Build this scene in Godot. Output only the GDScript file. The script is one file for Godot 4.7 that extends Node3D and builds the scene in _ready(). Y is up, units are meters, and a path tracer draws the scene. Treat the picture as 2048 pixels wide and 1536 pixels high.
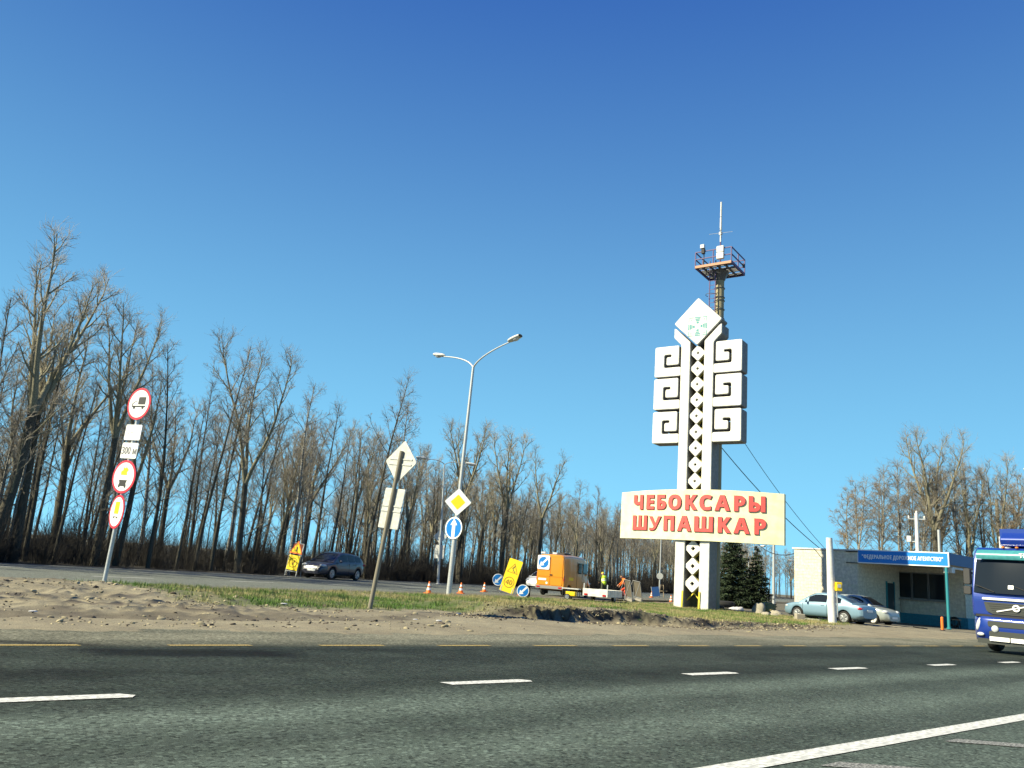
extends Node3D
# A road at the edge of a town: city stele, roadworks, parked cars, truck, bare trees beyond the second carriageway.

var used := {}
var rng := RandomNumberGenerator.new()
var fn := FastNoiseLite.new()
const D2 := Vector2(0.929, -0.370)   # along the far carriageway (x, z)
const N2 := Vector2(0.370, 0.929)    # across it, towards the near road

# ---------------------------------------------------------------- geometry buffer
class G:
	var v := PackedVector3Array()
	var n := PackedVector3Array()
	var c := PackedColorArray()
	var ix := PackedInt32Array()
	var col := Color(1, 1, 1)
	var colored := false

	func tri(a: Vector3, b: Vector3, d: Vector3) -> void:   # counter-clockwise seen from outside
		var nn := (b - a).cross(d - a).normalized()
		var k := v.size()
		v.append_array([a, b, d]); n.append_array([nn, nn, nn]); c.append_array([col, col, col])
		ix.append_array([k, k + 2, k + 1])

	func quad(a: Vector3, b: Vector3, d: Vector3, e: Vector3) -> void:
		var nn := (d - a).cross(e - b).normalized()
		var k := v.size()
		v.append_array([a, b, d, e]); n.append_array([nn, nn, nn, nn]); c.append_array([col, col, col, col])
		ix.append_array([k, k + 2, k + 1, k, k + 3, k + 2])

	func box(o: Vector3, s: Vector3, b := Basis()) -> void:
		var h := s / 2.0
		var p := []
		for i in 8:
			p.append(o + b * Vector3(h.x if i & 1 else -h.x, h.y if i & 2 else -h.y, h.z if i & 4 else -h.z))
		quad(p[4], p[5], p[7], p[6]); quad(p[1], p[0], p[2], p[3]); quad(p[5], p[1], p[3], p[7])
		quad(p[0], p[4], p[6], p[2]); quad(p[6], p[7], p[3], p[2]); quad(p[0], p[1], p[5], p[4])

	func bar(a: Vector3, b: Vector3, w: float, t: float) -> void:   # square bar from a to b
		var y := (b - a).normalized()
		var x := y.cross(Vector3(0, 0, 1))
		if x.length() < 0.1: x = y.cross(Vector3(1, 0, 0))
		x = x.normalized()
		box((a + b) / 2.0, Vector3(w, a.distance_to(b), t), Basis(x, y, x.cross(y)))

	func prism(poly: PackedVector2Array, z0: float, z1: float, xf := Transform3D(), bev := 0.0) -> void:   # poly counter-clockwise seen from +z
		var p := poly.duplicate()
		var area := 0.0
		for i in p.size():
			area += p[i].cross(p[(i + 1) % p.size()])
		if area < 0: p.reverse()
		var m := p.size()
		var q := PackedVector2Array()
		for i in m:
			if bev <= 0.0: q.append(p[i]); continue
			var d1 := (p[i] - p[(i + m - 1) % m]).normalized()
			var d2 := (p[(i + 1) % m] - p[i]).normalized()
			var n1 := Vector2(-d1.y, d1.x)
			var n2 := Vector2(-d2.y, d2.x)
			var s := n1 + n2
			q.append(p[i] + s * bev / maxf(0.35, 1.0 + n1.dot(n2)))
		var t := Geometry2D.triangulate_polygon(q)
		for i in range(0, t.size(), 3):
			var a := q[t[i]]
			var b := q[t[i + 1]]
			var d := q[t[i + 2]]
			if (b - a).cross(d - a) < 0:
				var w := b; b = d; d = w
			tri(xf * Vector3(a.x, a.y, z1), xf * Vector3(b.x, b.y, z1), xf * Vector3(d.x, d.y, z1))
			tri(xf * Vector3(a.x, a.y, z0), xf * Vector3(d.x, d.y, z0), xf * Vector3(b.x, b.y, z0))
		for i in m:
			var j := (i + 1) % m
			quad(xf * Vector3(p[i].x, p[i].y, z0), xf * Vector3(p[j].x, p[j].y, z0), xf * Vector3(p[j].x, p[j].y, z1 - bev), xf * Vector3(p[i].x, p[i].y, z1 - bev))
			if bev > 0.0:
				quad(xf * Vector3(p[i].x, p[i].y, z1 - bev), xf * Vector3(p[j].x, p[j].y, z1 - bev), xf * Vector3(q[j].x, q[j].y, z1), xf * Vector3(q[i].x, q[i].y, z1))

	func ring(outer: PackedVector2Array, inner: PackedVector2Array, z0: float, z1: float) -> void:   # same count, both counter-clockwise
		var m := outer.size()
		for i in m:
			var j := (i + 1) % m
			var a := outer[i]; var b := outer[j]; var d := inner[j]; var e := inner[i]
			quad(Vector3(a.x, a.y, z1), Vector3(b.x, b.y, z1), Vector3(d.x, d.y, z1), Vector3(e.x, e.y, z1))
			quad(Vector3(b.x, b.y, z0), Vector3(a.x, a.y, z0), Vector3(e.x, e.y, z0), Vector3(d.x, d.y, z0))
			quad(Vector3(a.x, a.y, z0), Vector3(b.x, b.y, z0), Vector3(b.x, b.y, z1), Vector3(a.x, a.y, z1))
			quad(Vector3(d.x, d.y, z0), Vector3(e.x, e.y, z0), Vector3(e.x, e.y, z1), Vector3(d.x, d.y, z1))

	func tube(p: Array, r: Array, m := 8, cap := true) -> void:
		var base := v.size()
		var x := Vector3.ZERO
		for i in p.size():
			var t: Vector3 = ((p[mini(i + 1, p.size() - 1)] as Vector3) - (p[maxi(i - 1, 0)] as Vector3)).normalized()
			if i == 0:
				x = t.cross(Vector3(0.31, 0.17, 0.93)).normalized()
			else:
				x = (x - t * x.dot(t)).normalized()
			var y := t.cross(x)
			for k in m:
				var a := TAU * k / m
				var d := x * cos(a) + y * sin(a)
				v.append(p[i] + d * r[i]); n.append(d); c.append(col)
		for i in p.size() - 1:
			for k in m:
				var a := base + i * m + k
				var b := base + i * m + (k + 1) % m
				ix.append_array([a, a + m, b, b, a + m, b + m])
		if cap:
			for e in [0, p.size() - 1]:
				var d: Vector3 = ((p[1] - p[0]) if e else (p[0] - p[1]))
				var k0 := v.size()
				d = ((p[e] as Vector3) - (p[1 if e == 0 else e - 1] as Vector3)).normalized()
				for k in m:
					v.append(v[base + e * m + k]); n.append(d); c.append(col)
				for k in range(1, m - 1):
					if e: ix.append_array([k0, k0 + k + 1, k0 + k])
					else: ix.append_array([k0, k0 + k, k0 + k + 1])

	func grid(rows: Array, closed := false, flip := false) -> void:   # smooth sheet through rows of points
		var base := v.size()
		var m: int = rows[0].size()
		var acc := PackedVector3Array()
		acc.resize(m * rows.size())
		for row in rows:
			for q in row: v.append(q); c.append(col)
		var mm := m if closed else m - 1
		for i in rows.size() - 1:
			for k in mm:
				var a := i * m + k
				var b := i * m + (k + 1) % m
				var nn := (v[base + b] - v[base + a + m]).cross(v[base + b + m] - v[base + a])
				if flip: nn = -nn
				for w in [a, b, a + m, b + m]: acc[w] += nn
				if flip: ix.append_array([base + a, base + b, base + a + m, base + b, base + b + m, base + a + m])
				else: ix.append_array([base + a, base + a + m, base + b, base + b, base + a + m, base + b + m])
		for w in acc: n.append(w.normalized() if w.length() > 1e-9 else Vector3.UP)

	func lathe(prof: Array, m: int, xf := Transform3D()) -> void:   # prof of Vector2(radius, height), bottom to top, sharp rings
		for i in prof.size() - 1:
			var rows := []
			for q in [prof[i], prof[i + 1]]:
				var row := PackedVector3Array()
				for k in m:
					var a := TAU * k / m
					row.append(xf * Vector3(q.x * cos(a), q.y, -q.x * sin(a)))
				rows.append(row)
			grid(rows, true, false)

	func mesh() -> ArrayMesh:
		var a := []
		a.resize(Mesh.ARRAY_MAX)
		a[Mesh.ARRAY_VERTEX] = v; a[Mesh.ARRAY_NORMAL] = n; a[Mesh.ARRAY_INDEX] = ix
		if colored: a[Mesh.ARRAY_COLOR] = c
		var am := ArrayMesh.new()
		am.add_surface_from_arrays(Mesh.PRIMITIVE_TRIANGLES, a)
		return am

# ---------------------------------------------------------------- naming and nodes
func numbered(called: String) -> String:
	used[called] = used.get(called, -1) + 1
	return called if used[called] == 0 else "%s_%03d" % [called, used[called]]

func tag(o: Node, label: String, category: String, group := "") -> void:
	o.set_meta("label", label); o.set_meta("category", category)
	if group: o.set_meta("group", group)

func thing(called: String, label: String, category: String, at := Vector3.ZERO, turn := 0.0, group := "") -> Node3D:
	var o := Node3D.new()
	o.name = numbered(called)
	add_child(o, true)
	o.position = at
	o.rotation.y = turn
	tag(o, label, category, group)
	return o

func obj(called: String, g, m: Material, parent: Node = self, label := "") -> MeshInstance3D:
	var o := MeshInstance3D.new()
	o.name = numbered(called) if parent == self else called
	o.mesh = g.mesh() if g is G else g
	o.material_override = m
	parent.add_child(o, true)
	if label: o.set_meta("label", label)
	return o

func struct(called: String, g, m: Material, parent: Node = self) -> MeshInstance3D:
	var o := obj(called, g, m, parent)
	if parent == self: o.set_meta("kind", "structure")
	return o

func copy(o: Node3D, at: Vector3, turn: float, label := "", called := "") -> Node3D:
	var r: Node3D = o.duplicate()
	r.name = numbered(called if called else str(o.name).rstrip("_0123456789"))
	add_child(r, true)
	r.position = at
	r.rotation.y = turn
	if label: r.set_meta("label", label)
	return r

func ang(d: Vector2) -> float:   # turn that makes local +z look along d (x, z)
	return atan2(d.x, d.y)

# ---------------------------------------------------------------- materials
func mat(c: Color, rough := 0.8, metal := 0.0) -> StandardMaterial3D:
	var m := StandardMaterial3D.new()
	m.albedo_color = c.linear_to_srgb()
	m.roughness = rough
	m.metallic = metal
	return m

func noise_tex(seed_: int, freq: float, lo: float, hi: float, size := 512, oct := 4) -> NoiseTexture2D:
	var f := FastNoiseLite.new()
	f.seed = seed_; f.frequency = freq; f.fractal_octaves = oct
	var t := NoiseTexture2D.new()
	t.noise = f; t.width = size; t.height = size; t.seamless = true
	var gr := Gradient.new()
	gr.offsets = PackedFloat32Array([0.25, 0.75]); gr.colors = PackedColorArray([Color(lo, lo, lo), Color(hi, hi, hi)])
	t.color_ramp = gr
	return t

func textured(m: StandardMaterial3D, t: Texture2D, metres: float, world := false, bump := 0.0) -> StandardMaterial3D:
	m.albedo_texture = t
	m.uv1_triplanar = true
	m.uv1_world_triplanar = world
	m.uv1_scale = Vector3.ONE / metres
	if bump > 0.0:
		m.heightmap_enabled = true; m.heightmap_texture = t; m.heightmap_scale = bump
	return m

func vcol(m: StandardMaterial3D) -> StandardMaterial3D:
	m.vertex_color_use_as_albedo = true
	return m

func speckle(seed_: int, size: int, base: float, spread: float, stones: float, w0 := 1, w1 := 3) -> ImageTexture:
	var r := RandomNumberGenerator.new()
	r.seed = seed_
	var b := PackedByteArray()
	b.resize(size * size)
	for i in size * size:
		b[i] = clampi(int(255.0 * (base + spread * (r.randf() - 0.5))), 0, 255)
	for i in int(size * size * stones):
		var x := r.randi() % size
		var y := r.randi() % size
		var w := r.randi_range(w0, w1)
		var l := clampi(int(255.0 * (base + (0.24 if r.randf() > 0.45 else -0.25) * r.randf_range(0.5, 1.0))), 0, 255)
		for dx in w:
			for dy in maxi(1, w - (r.randi() % w0) - (1 if w > 3 else 0)):
				b[((y + dy) % size) * size + (x + dx) % size] = l
	return ImageTexture.create_from_image(Image.create_from_data(size, size, false, Image.FORMAT_L8, b))

# ---------------------------------------------------------------- small shape helpers
func ngon(r: float, m := 32, cx := 0.0, cy := 0.0, sx := 1.0) -> PackedVector2Array:
	var p := PackedVector2Array()
	for i in m: p.append(Vector2(cx + r * sx * cos(TAU * i / m), cy + r * sin(TAU * i / m)))
	return p

func rect(x0: float, y0: float, x1: float, y1: float) -> PackedVector2Array:
	return PackedVector2Array([Vector2(x0, y0), Vector2(x1, y0), Vector2(x1, y1), Vector2(x0, y1)])

func rounded(p: PackedVector2Array, r: float, k := 4) -> PackedVector2Array:   # round every corner, less where the edges are short
	var o := PackedVector2Array()
	var m := p.size()
	for i in m:
		var a := p[(i + m - 1) % m] - p[i]
		var b := p[(i + 1) % m] - p[i]
		var d := minf(r, 0.45 * minf(a.length(), b.length()))
		var s := p[i] + a.normalized() * d
		var e := p[i] + b.normalized() * d
		for j in k + 1:
			var t := float(j) / k
			o.append(s.lerp(p[i], t).lerp(p[i].lerp(e, t), t))
	return o

func poly(a: Array) -> PackedVector2Array:
	var p := PackedVector2Array()
	for i in range(0, a.size(), 2): p.append(Vector2(a[i], a[i + 1]))
	return p

func keyed(k: Array, x: float) -> float:   # piecewise smooth curve through [x, y, x, y ...]
	if x <= k[0]: return k[1]
	for i in range(2, k.size(), 2):
		if x <= k[i]:
			var t: float = (x - k[i - 2]) / (k[i] - k[i - 2])
			return lerpf(k[i - 1], k[i + 1], t)
	return k[k.size() - 1]

var font := SystemFont.new()
var heavy := FontVariation.new()
func text(s: String, cap: float, depth: float, bold := false) -> TextMesh:   # cap height in metres, centred
	var t := TextMesh.new()
	heavy.base_font = font
	heavy.variation_embolden = 0.7
	t.font = heavy if bold else font
	t.text = s
	t.font_size = 64
	t.pixel_size = cap / (64.0 * 0.714)
	t.depth = depth
	t.horizontal_alignment = HORIZONTAL_ALIGNMENT_CENTER
	t.vertical_alignment = VERTICAL_ALIGNMENT_CENTER
	return t

var M := {}
func make_materials() -> void:
	font.font_names = PackedStringArray(["Droid Sans"])
	font.font_weight = 700
	fn.seed = 11
	var grime := noise_tex(3, 0.012, 0.90, 1.0)
	var fine := noise_tex(4, 0.08, 0.72, 1.0)
	M.grime = grime
	M.fine = fine
	M.white = textured(mat(Color(0.70, 0.69, 0.66), 0.65), grime, 3.0)
	M.white_dim = textured(mat(Color(0.62, 0.62, 0.60), 0.7), grime, 1.5)
	M.board = textured(mat(Color(0.82, 0.78, 0.50), 0.6), grime, 4.0)
	M.red_letter = mat(Color(0.60, 0.075, 0.07), 0.55)
	M.red_edge = mat(Color(0.28, 0.03, 0.03), 0.6)
	M.shade_grey = textured(mat(Color(0.20, 0.20, 0.195), 0.7), grime, 2.0)  # stele white turned grey: the shade on its sides is in this colour
	M.olive = textured(mat(Color(0.10, 0.10, 0.055), 0.9), grime, 1.0)
	M.yellow = textured(mat(Color(0.75, 0.62, 0.06), 0.55), grime, 0.8)
	M.teal_print = mat(Color(0.02, 0.24, 0.27), 0.6)
	M.zinc = textured(mat(Color(0.50, 0.52, 0.53), 0.5, 0.35), grime, 0.6)
	M.steel_dark = mat(Color(0.10, 0.10, 0.11), 0.5, 0.3)
	M.purple_steel = mat(Color(0.085, 0.055, 0.16), 0.6)
	M.concrete = textured(mat(Color(0.36, 0.34, 0.30), 0.9), fine, 0.7, false, 1.0)
	M.mast = textured(mat(Color(0.42, 0.36, 0.22), 0.85), fine, 1.0, false, 1.0)
	M.rust_pole = textured(mat(Color(0.26, 0.235, 0.18), 0.8), fine, 0.3)
	M.black = mat(Color(0.012, 0.012, 0.013), 0.7)
	M.rubber = textured(mat(Color(0.022, 0.022, 0.022), 0.85), fine, 0.2)
	M.sign_white = mat(Color(0.84, 0.84, 0.83), 0.45)
	M.sign_red = mat(Color(0.66, 0.035, 0.06), 0.45)
	M.sign_blue = mat(Color(0.004, 0.165, 0.53), 0.4)
	M.sign_yellow = mat(Color(0.90, 0.62, 0.01), 0.45)
	M.lemon = mat(Color(0.90, 0.66, 0.012), 0.5)
	M.deck_edge = mat(Color(0.50, 0.27, 0.17), 0.8)
	M.ink = mat(Color(0.03, 0.03, 0.032), 0.6)
	M.ink_mid = mat(Color(0.16, 0.16, 0.17), 0.6)
	M.ink_soft = mat(Color(0.42, 0.42, 0.44), 0.6)
	M.sign_back = textured(mat(Color(0.46, 0.47, 0.455), 0.55, 0.1), grime, 0.9)
	M.orange = mat(Color(0.80, 0.17, 0.02), 0.6)
	M.brick = textured(mat(Color(0.70, 0.66, 0.545), 0.9), grime, 1.6, true, 0.3)
	M.mortar = mat(Color(0.52, 0.49, 0.41), 0.95)
	M.plinth = textured(mat(Color(0.03, 0.22, 0.30), 0.7), grime, 1.2)
	M.blue_sign = mat(Color(0.005, 0.19, 0.62), 0.4)
	M.blue_fascia = mat(Color(0.02, 0.075, 0.23), 0.5)
	M.roof = textured(mat(Color(0.10, 0.10, 0.105), 0.9), fine, 1.0)
	M.teal_paint = mat(Color(0.02, 0.20, 0.24), 0.5)
	M.glass_dark = mat(Color(0.012, 0.016, 0.02), 0.06)
	M.frame_grey = mat(Color(0.22, 0.22, 0.22), 0.6)
	M.door = mat(Color(0.03, 0.05, 0.06), 0.5)
	M.lamp_glass = mat(Color(0.55, 0.57, 0.60), 0.15)
	M.head_glass = mat(Color(0.48, 0.50, 0.52), 0.08)
	M.tail = mat(Color(0.42, 0.012, 0.02), 0.15)
	M.amber = mat(Color(0.75, 0.22, 0.02), 0.2)
	M.plate = mat(Color(0.80, 0.80, 0.78), 0.4)
	M.chrome = mat(Color(0.70, 0.71, 0.72), 0.18, 0.9)
	M.rim_metal = mat(Color(0.40, 0.41, 0.42), 0.35, 0.6)
	M.plastic = mat(Color(0.03, 0.03, 0.032), 0.6)
	M.wood = textured(mat(Color(0.33, 0.26, 0.17), 0.85), fine, 0.3)
	M.stone = textured(mat(Color(0.44, 0.40, 0.32), 0.95), fine, 0.5, false, 1.5)
	M.stone_moss = textured(mat(Color(0.30, 0.26, 0.10), 0.95), fine, 0.4, false, 1.5)
	M.canvas = textured(mat(Color(0.72, 0.71, 0.74), 0.9), fine, 0.4)
	M.grey_back = textured(mat(Color(0.13, 0.115, 0.09), 0.7), grime, 0.7)
	M.wire = mat(Color(0.03, 0.03, 0.035), 0.7)
	M.insulator = mat(Color(0.65, 0.65, 0.62), 0.3)

func paint(c: Color) -> StandardMaterial3D:
	var m := mat(c, 0.38, 0.15)
	m.clearcoat_enabled = true; m.clearcoat = 0.8; m.clearcoat_roughness = 0.08
	return m

# ---------------------------------------------------------------- camera, sky, sun
func setup_view() -> void:
	var cam := Camera3D.new()
	cam.name = "camera"
	add_child(cam)
	cam.position = Vector3(0, 1.18, 0)
	cam.rotation_order = EULER_ORDER_YXZ
	cam.rotation_degrees = Vector3(13.25, -41.227, 4.6)
	cam.fov = 51.37
	cam.near = 0.1
	cam.far = 6000.0
	var we := WorldEnvironment.new()
	we.name = "world"
	add_child(we)
	var e := Environment.new()
	e.background_mode = Environment.BG_SKY
	var sm := ProceduralSkyMaterial.new()
	sm.sky_top_color = Color(0.001, 0.0225, 0.185).linear_to_srgb()
	sm.sky_horizon_color = Color(0.155, 0.41, 0.56).linear_to_srgb()
	sm.sky_curve = 0.30
	sm.sky_energy_multiplier = 1.0
	sm.ground_bottom_color = Color(0.10, 0.10, 0.09).linear_to_srgb()
	sm.ground_horizon_color = Color(0.22, 0.30, 0.32).linear_to_srgb()
	sm.sun_angle_max = 4.0
	var sky := Sky.new()
	sky.sky_material = sm
	e.sky = sky
	e.background_energy_multiplier = 1.0
	e.tonemap_mode = Environment.TONE_MAPPER_LINEAR
	e.tonemap_exposure = 2.1
	e.sdfgi_enabled = true; e.ssao_enabled = true; e.ssil_enabled = true
	we.environment = e
	var sun := DirectionalLight3D.new()
	sun.name = "sun"
	add_child(sun)
	var l := Vector3(1.0, -0.85, 0.405).normalized()
	sun.look_at_from_position(Vector3.ZERO, l, Vector3.UP)
	sun.light_energy = 1.6
	sun.light_color = Color(1.0, 0.96, 0.82)
	sun.light_angular_distance = 0.5
	sun.shadow_enabled = true

# ---------------------------------------------------------------- ground and roads
func smooth(a: float, b: float, x: float) -> float:
	var t := clampf((x - a) / (b - a), 0.0, 1.0)
	return t * t * (3.0 - 2.0 * t)

const BANK := [-40.0, -13.2, 2.6, -13.7, 5.6, -13.9, 10.2, -14.7, 13.0, -16.4, 15.7, -16.6, 16.4, -15.4, 18.6, -15.45, 20.7, -14.5, 24.0, -15.1, 27.0, -15.4, 32.0, -16.6, 37.7, -17.9, 46.0, -21.0]
const BACK := [-40.0, -10.0, 4.3, -23.4, 10.0, -25.3, 14.0, -26.2, 18.4, -26.8, 25.5, -29.6, 35.0, -31.0, 46.0, -33.5, 60.0, -39.0]

func noise2(x: float, z: float, f: float) -> float:
	return fn.get_noise_2d(x * f * 100.0, z * f * 100.0)   # the noise's own frequency is 0.01

func grass_share(x: float, z: float) -> float:
	var zb := keyed(BANK, x)
	var into := (zb - 1.4 - z) if x < 14.0 else (zb - 0.15 - z)
	if x < 13.0: into -= 0.7 * smooth(13.0, 9.0, x)
	var a := smooth(-0.2, 1.4, into + 1.3 * noise2(x, z, 0.35))
	a *= smooth(5.8, 8.4, x + 1.6 * noise2(x, z, 0.3))
	a *= smooth(44.5, 41.5, x + 1.5 * noise2(x, z, 0.3))
	var zk := keyed(BACK, x)
	a *= smooth(0.0, 1.0, z - zk + 0.5 * noise2(x, z, 0.6))
	return a

func median_h(x: float, z: float) -> float:
	var zb := keyed(BANK, x) + 0.35 * noise2(x, z * 0.4, 0.5)
	var bank := smooth(14.2, 15.8, x) * smooth(34.0, 26.0, x) * (0.75 + 0.6 * noise2(x, 3.0, 0.35))
	var up := smooth(0.0, 0.26, zb - z) * (0.15 + 0.24 * smooth(23.0, 20.0, x)) * bank
	up *= smooth(6.5, 1.5, zb - z) * 0.85 + 0.15
	var mound := 0.07 * smooth(0.0, 2.5, zb - z) * smooth(10.0, 6.0, x) + 0.10 * smooth(-16.0, -19.5, z) * smooth(12.5, 7.5, x) * smooth(-24.0, -21.0, z)
	var lumps := smooth(11.0, 5.0, x) * smooth(-13.6, -15.5, z)
	var h := 0.012 + up + mound * (0.8 + 0.6 * noise2(x, z, 0.6))
	h += (0.018 + 0.030 * lumps) * noise2(x, z, 1.2) + (0.014 + 0.034 * lumps) * noise2(z, x, 3.1)
	# ruts along the shoulder
	h -= 0.045 * smooth(0.5, 0.0, absf(z - zb + 0.1 + 0.4 * noise2(x, 1.0, 0.3))) * smooth(16.0, 8.0, x)
	if lumps > 0.01:   # broken clods with dark hollows on their near side
		for q in [[3.0, -16.3, 1.5], [4.4, -15.7, 1.3], [5.2, -15.0, 1.0], [6.5, -15.4, 1.2], [5.0, -17.9, 1.1], [7.6, -15.9, 0.9]]:
			var s := smooth(q[2], 0.1, Vector2((x - q[0]) * 0.55, (z - q[1]) * 1.6).length())
			h += 0.06 * s * (0.2 + 2.2 * absf(noise2(x, z, 3.4)))
	# run out under the asphalt of both carriageways
	h -= 0.10 * smooth(-12.3, -11.0, z + 0.55 * noise2(x, z, 0.5) + 0.12 * noise2(x, z, 2.0) + (0.6 * smooth(8.0, 22.0, x)))
	var zk := keyed(BACK, x)
	h -= 0.14 * smooth(0.6, -0.5, z - zk + 0.3 * noise2(x, z, 0.8))
	h -= 0.12 * smooth(45.0, 47.5, x + noise2(x, z, 0.5))
	return h

func median_colour(x: float, z: float, slope: float) -> Color:
	var sand := Color(0.36, 0.32, 0.22).lerp(Color(0.25, 0.215, 0.145), clampf(0.5 + 0.8 * noise2(x, z, 0.4), 0, 1))
	var zb := keyed(BANK, x)
	var damp := smooth(0.75, 0.25, absf(z - zb + 0.35 + 0.5 * noise2(x, 2.0, 0.25))) * smooth(19.0, 9.0, x)
	sand = sand.lerp(Color(0.10, 0.08, 0.055), damp * (0.70 + 0.6 * noise2(x, z, 0.9)))
	var dry := Color(0.30, 0.255, 0.13).lerp(Color(0.20, 0.19, 0.085), clampf(0.5 + noise2(x, z, 0.7), 0, 1))
	var g := grass_share(x, z)
	var lush := clampf(0.42 + 1.3 * noise2(x, z, 0.22) + 0.8 * noise2(x, z, 0.9) + 0.4 * smooth(17.0, 10.0, x), 0, 1)
	var c := sand.lerp(dry.lerp(Color(0.075, 0.125, 0.025), lush * 0.9), g)
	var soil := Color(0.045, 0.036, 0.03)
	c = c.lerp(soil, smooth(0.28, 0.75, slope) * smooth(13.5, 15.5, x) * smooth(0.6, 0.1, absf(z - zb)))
	var clod := smooth(11.0, 6.0, x) * smooth(-13.9, -14.6, z) * smooth(-19.5, -17.5, z)
	c = c.lerp(Color(0.10, 0.082, 0.065), clod * smooth(0.18, 0.5, noise2(x * 0.6, z * 1.5, 0.9)) * 0.9)
	c = c.lerp(soil, 0.8 * smooth(0.35, 0.55, noise2(x, z * 2.5, 0.5)) * smooth(14.5, 15.5, x) * smooth(0.8, 0.2, absf(z - zb - 0.2)))
	return c

func asphalt_colour(x: float, z: float) -> Color:
	var c := 0.046
	c += 0.050 * smooth(-7.0, -6.2, z)
	c += 0.048 * smooth(0.55, 0.1, absf(z + 5.95 + 0.08 * noise2(x, z, 0.2)))
	c += 0.044 * smooth(0.65, 0.1, absf(z + 4.45 + 0.08 * noise2(x, z, 0.2)))
	c += 0.034 * smooth(-3.6, -3.0, z)
	c += 0.010 * smooth(0.5, 0.1, absf(z + 9.2)) + 0.010 * smooth(0.5, 0.1, absf(z + 7.7))
	c += 0.020 * noise2(x * 0.25, z, 0.5) + 0.012 * noise2(x, z, 1.5)
	c += 0.010 * smooth(9.2, 9.3, x) * smooth(13.4, 13.3, x) * smooth(-9.25, -9.15, z) * smooth(-7.7, -7.8, z) - 0.008 * smooth(15.0, 15.1, x) * smooth(22.0, 21.9, x) * smooth(-6.4, -6.3, z) * smooth(-4.9, -5.0, z)
	c *= 1.18 + 0.24 * clampf(0.5 + 1.2 * noise2(x * 0.5, z, 0.9), 0, 1)
	var o := Color(c * 0.85, c * 1.09, c * 0.95)
	var dust := smooth(-9.95, -10.5, z + 0.15 * noise2(x, z, 0.4)) * 0.72 + 0.45 * smooth(-10.6, -11.5, z + 0.5 * noise2(x, z, 0.3))
	o = o.lerp(Color(0.35, 0.345, 0.265), clampf(dust * (0.75 + 0.5 * noise2(x * 0.3, z, 0.8)), 0, 1))
	# an old bitumen patch and a wet-looking smear by the yellow dashes
	var p := smooth(0.35, 0.05, absf(z + 9.50 - 0.10 * (x - 3.8) + 0.1 * noise2(x, 5.0, 0.8)) - 0.12) * smooth(2.5, 3.0, x) * smooth(5.4, 4.7, x)
	p = maxf(p, 0.85 * smooth(0.28, 0.05, absf(z + 10.75 - 0.32 * (x - 1.6))) * smooth(3.6, 2.6, x) * smooth(-3.0, 0.0, x))
	p = maxf(p, 0.5 * smooth(0.5, 0.1, absf(z + 8.1 + 0.3 * noise2(x, z, 0.8))) * smooth(1.2, 1.8, x) * smooth(3.0, 2.4, x))
	o = o.lerp(Color(0.011, 0.012, 0.012), p * 0.85)
	return o

func axis(parts: Array) -> PackedFloat32Array:   # [start, step, end, step, end ...]
	var a := PackedFloat32Array()
	var x: float = parts[0]
	for i in range(1, parts.size(), 2):
		while x < parts[i + 1] - 1e-4:
			a.append(x)
			x += parts[i]
	a.append(x)
	return a

func sheet(xs: PackedFloat32Array, zs: PackedFloat32Array, height: Callable, colour: Callable) -> G:
	var g := G.new()
	g.colored = true
	var nx := xs.size()
	for z in zs:
		for x in xs:
			var h: float = height.call(x, z)
			var e := 0.1
			var dx: float = height.call(x + e, z) - h
			var dz: float = height.call(x, z + e) - h
			g.v.append(Vector3(x, h, z))
			g.n.append(Vector3(-dx / e, 1.0, -dz / e).normalized())
			g.c.append(colour.call(x, z, Vector2(dx, dz).length() / e))
	for i in zs.size() - 1:
		for k in nx - 1:
			var a := i * nx + k
			g.ix.append_array([a, a + 1, a + nx, a + 1, a + nx + 1, a + nx])
	return g

func strip(pts: Array, y: float) -> G:   # flat polygon on the ground, pts as Vector2(x, z)
	var g := G.new()
	var t := Geometry2D.triangulate_polygon(PackedVector2Array(pts))
	for i in range(0, t.size(), 3):
		var a: Vector2 = pts[t[i]]
		var b: Vector2 = pts[t[i + 1]]
		var d: Vector2 = pts[t[i + 2]]
		if (b - a).cross(d - a) > 0:
			var w := b; b = d; d = w
		g.tri(Vector3(a.x, y, a.y), Vector3(b.x, y, b.y), Vector3(d.x, y, d.y))
	return g

func far_pt(t: float, o: float) -> Vector2:
	return D2 * t + N2 * o

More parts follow.
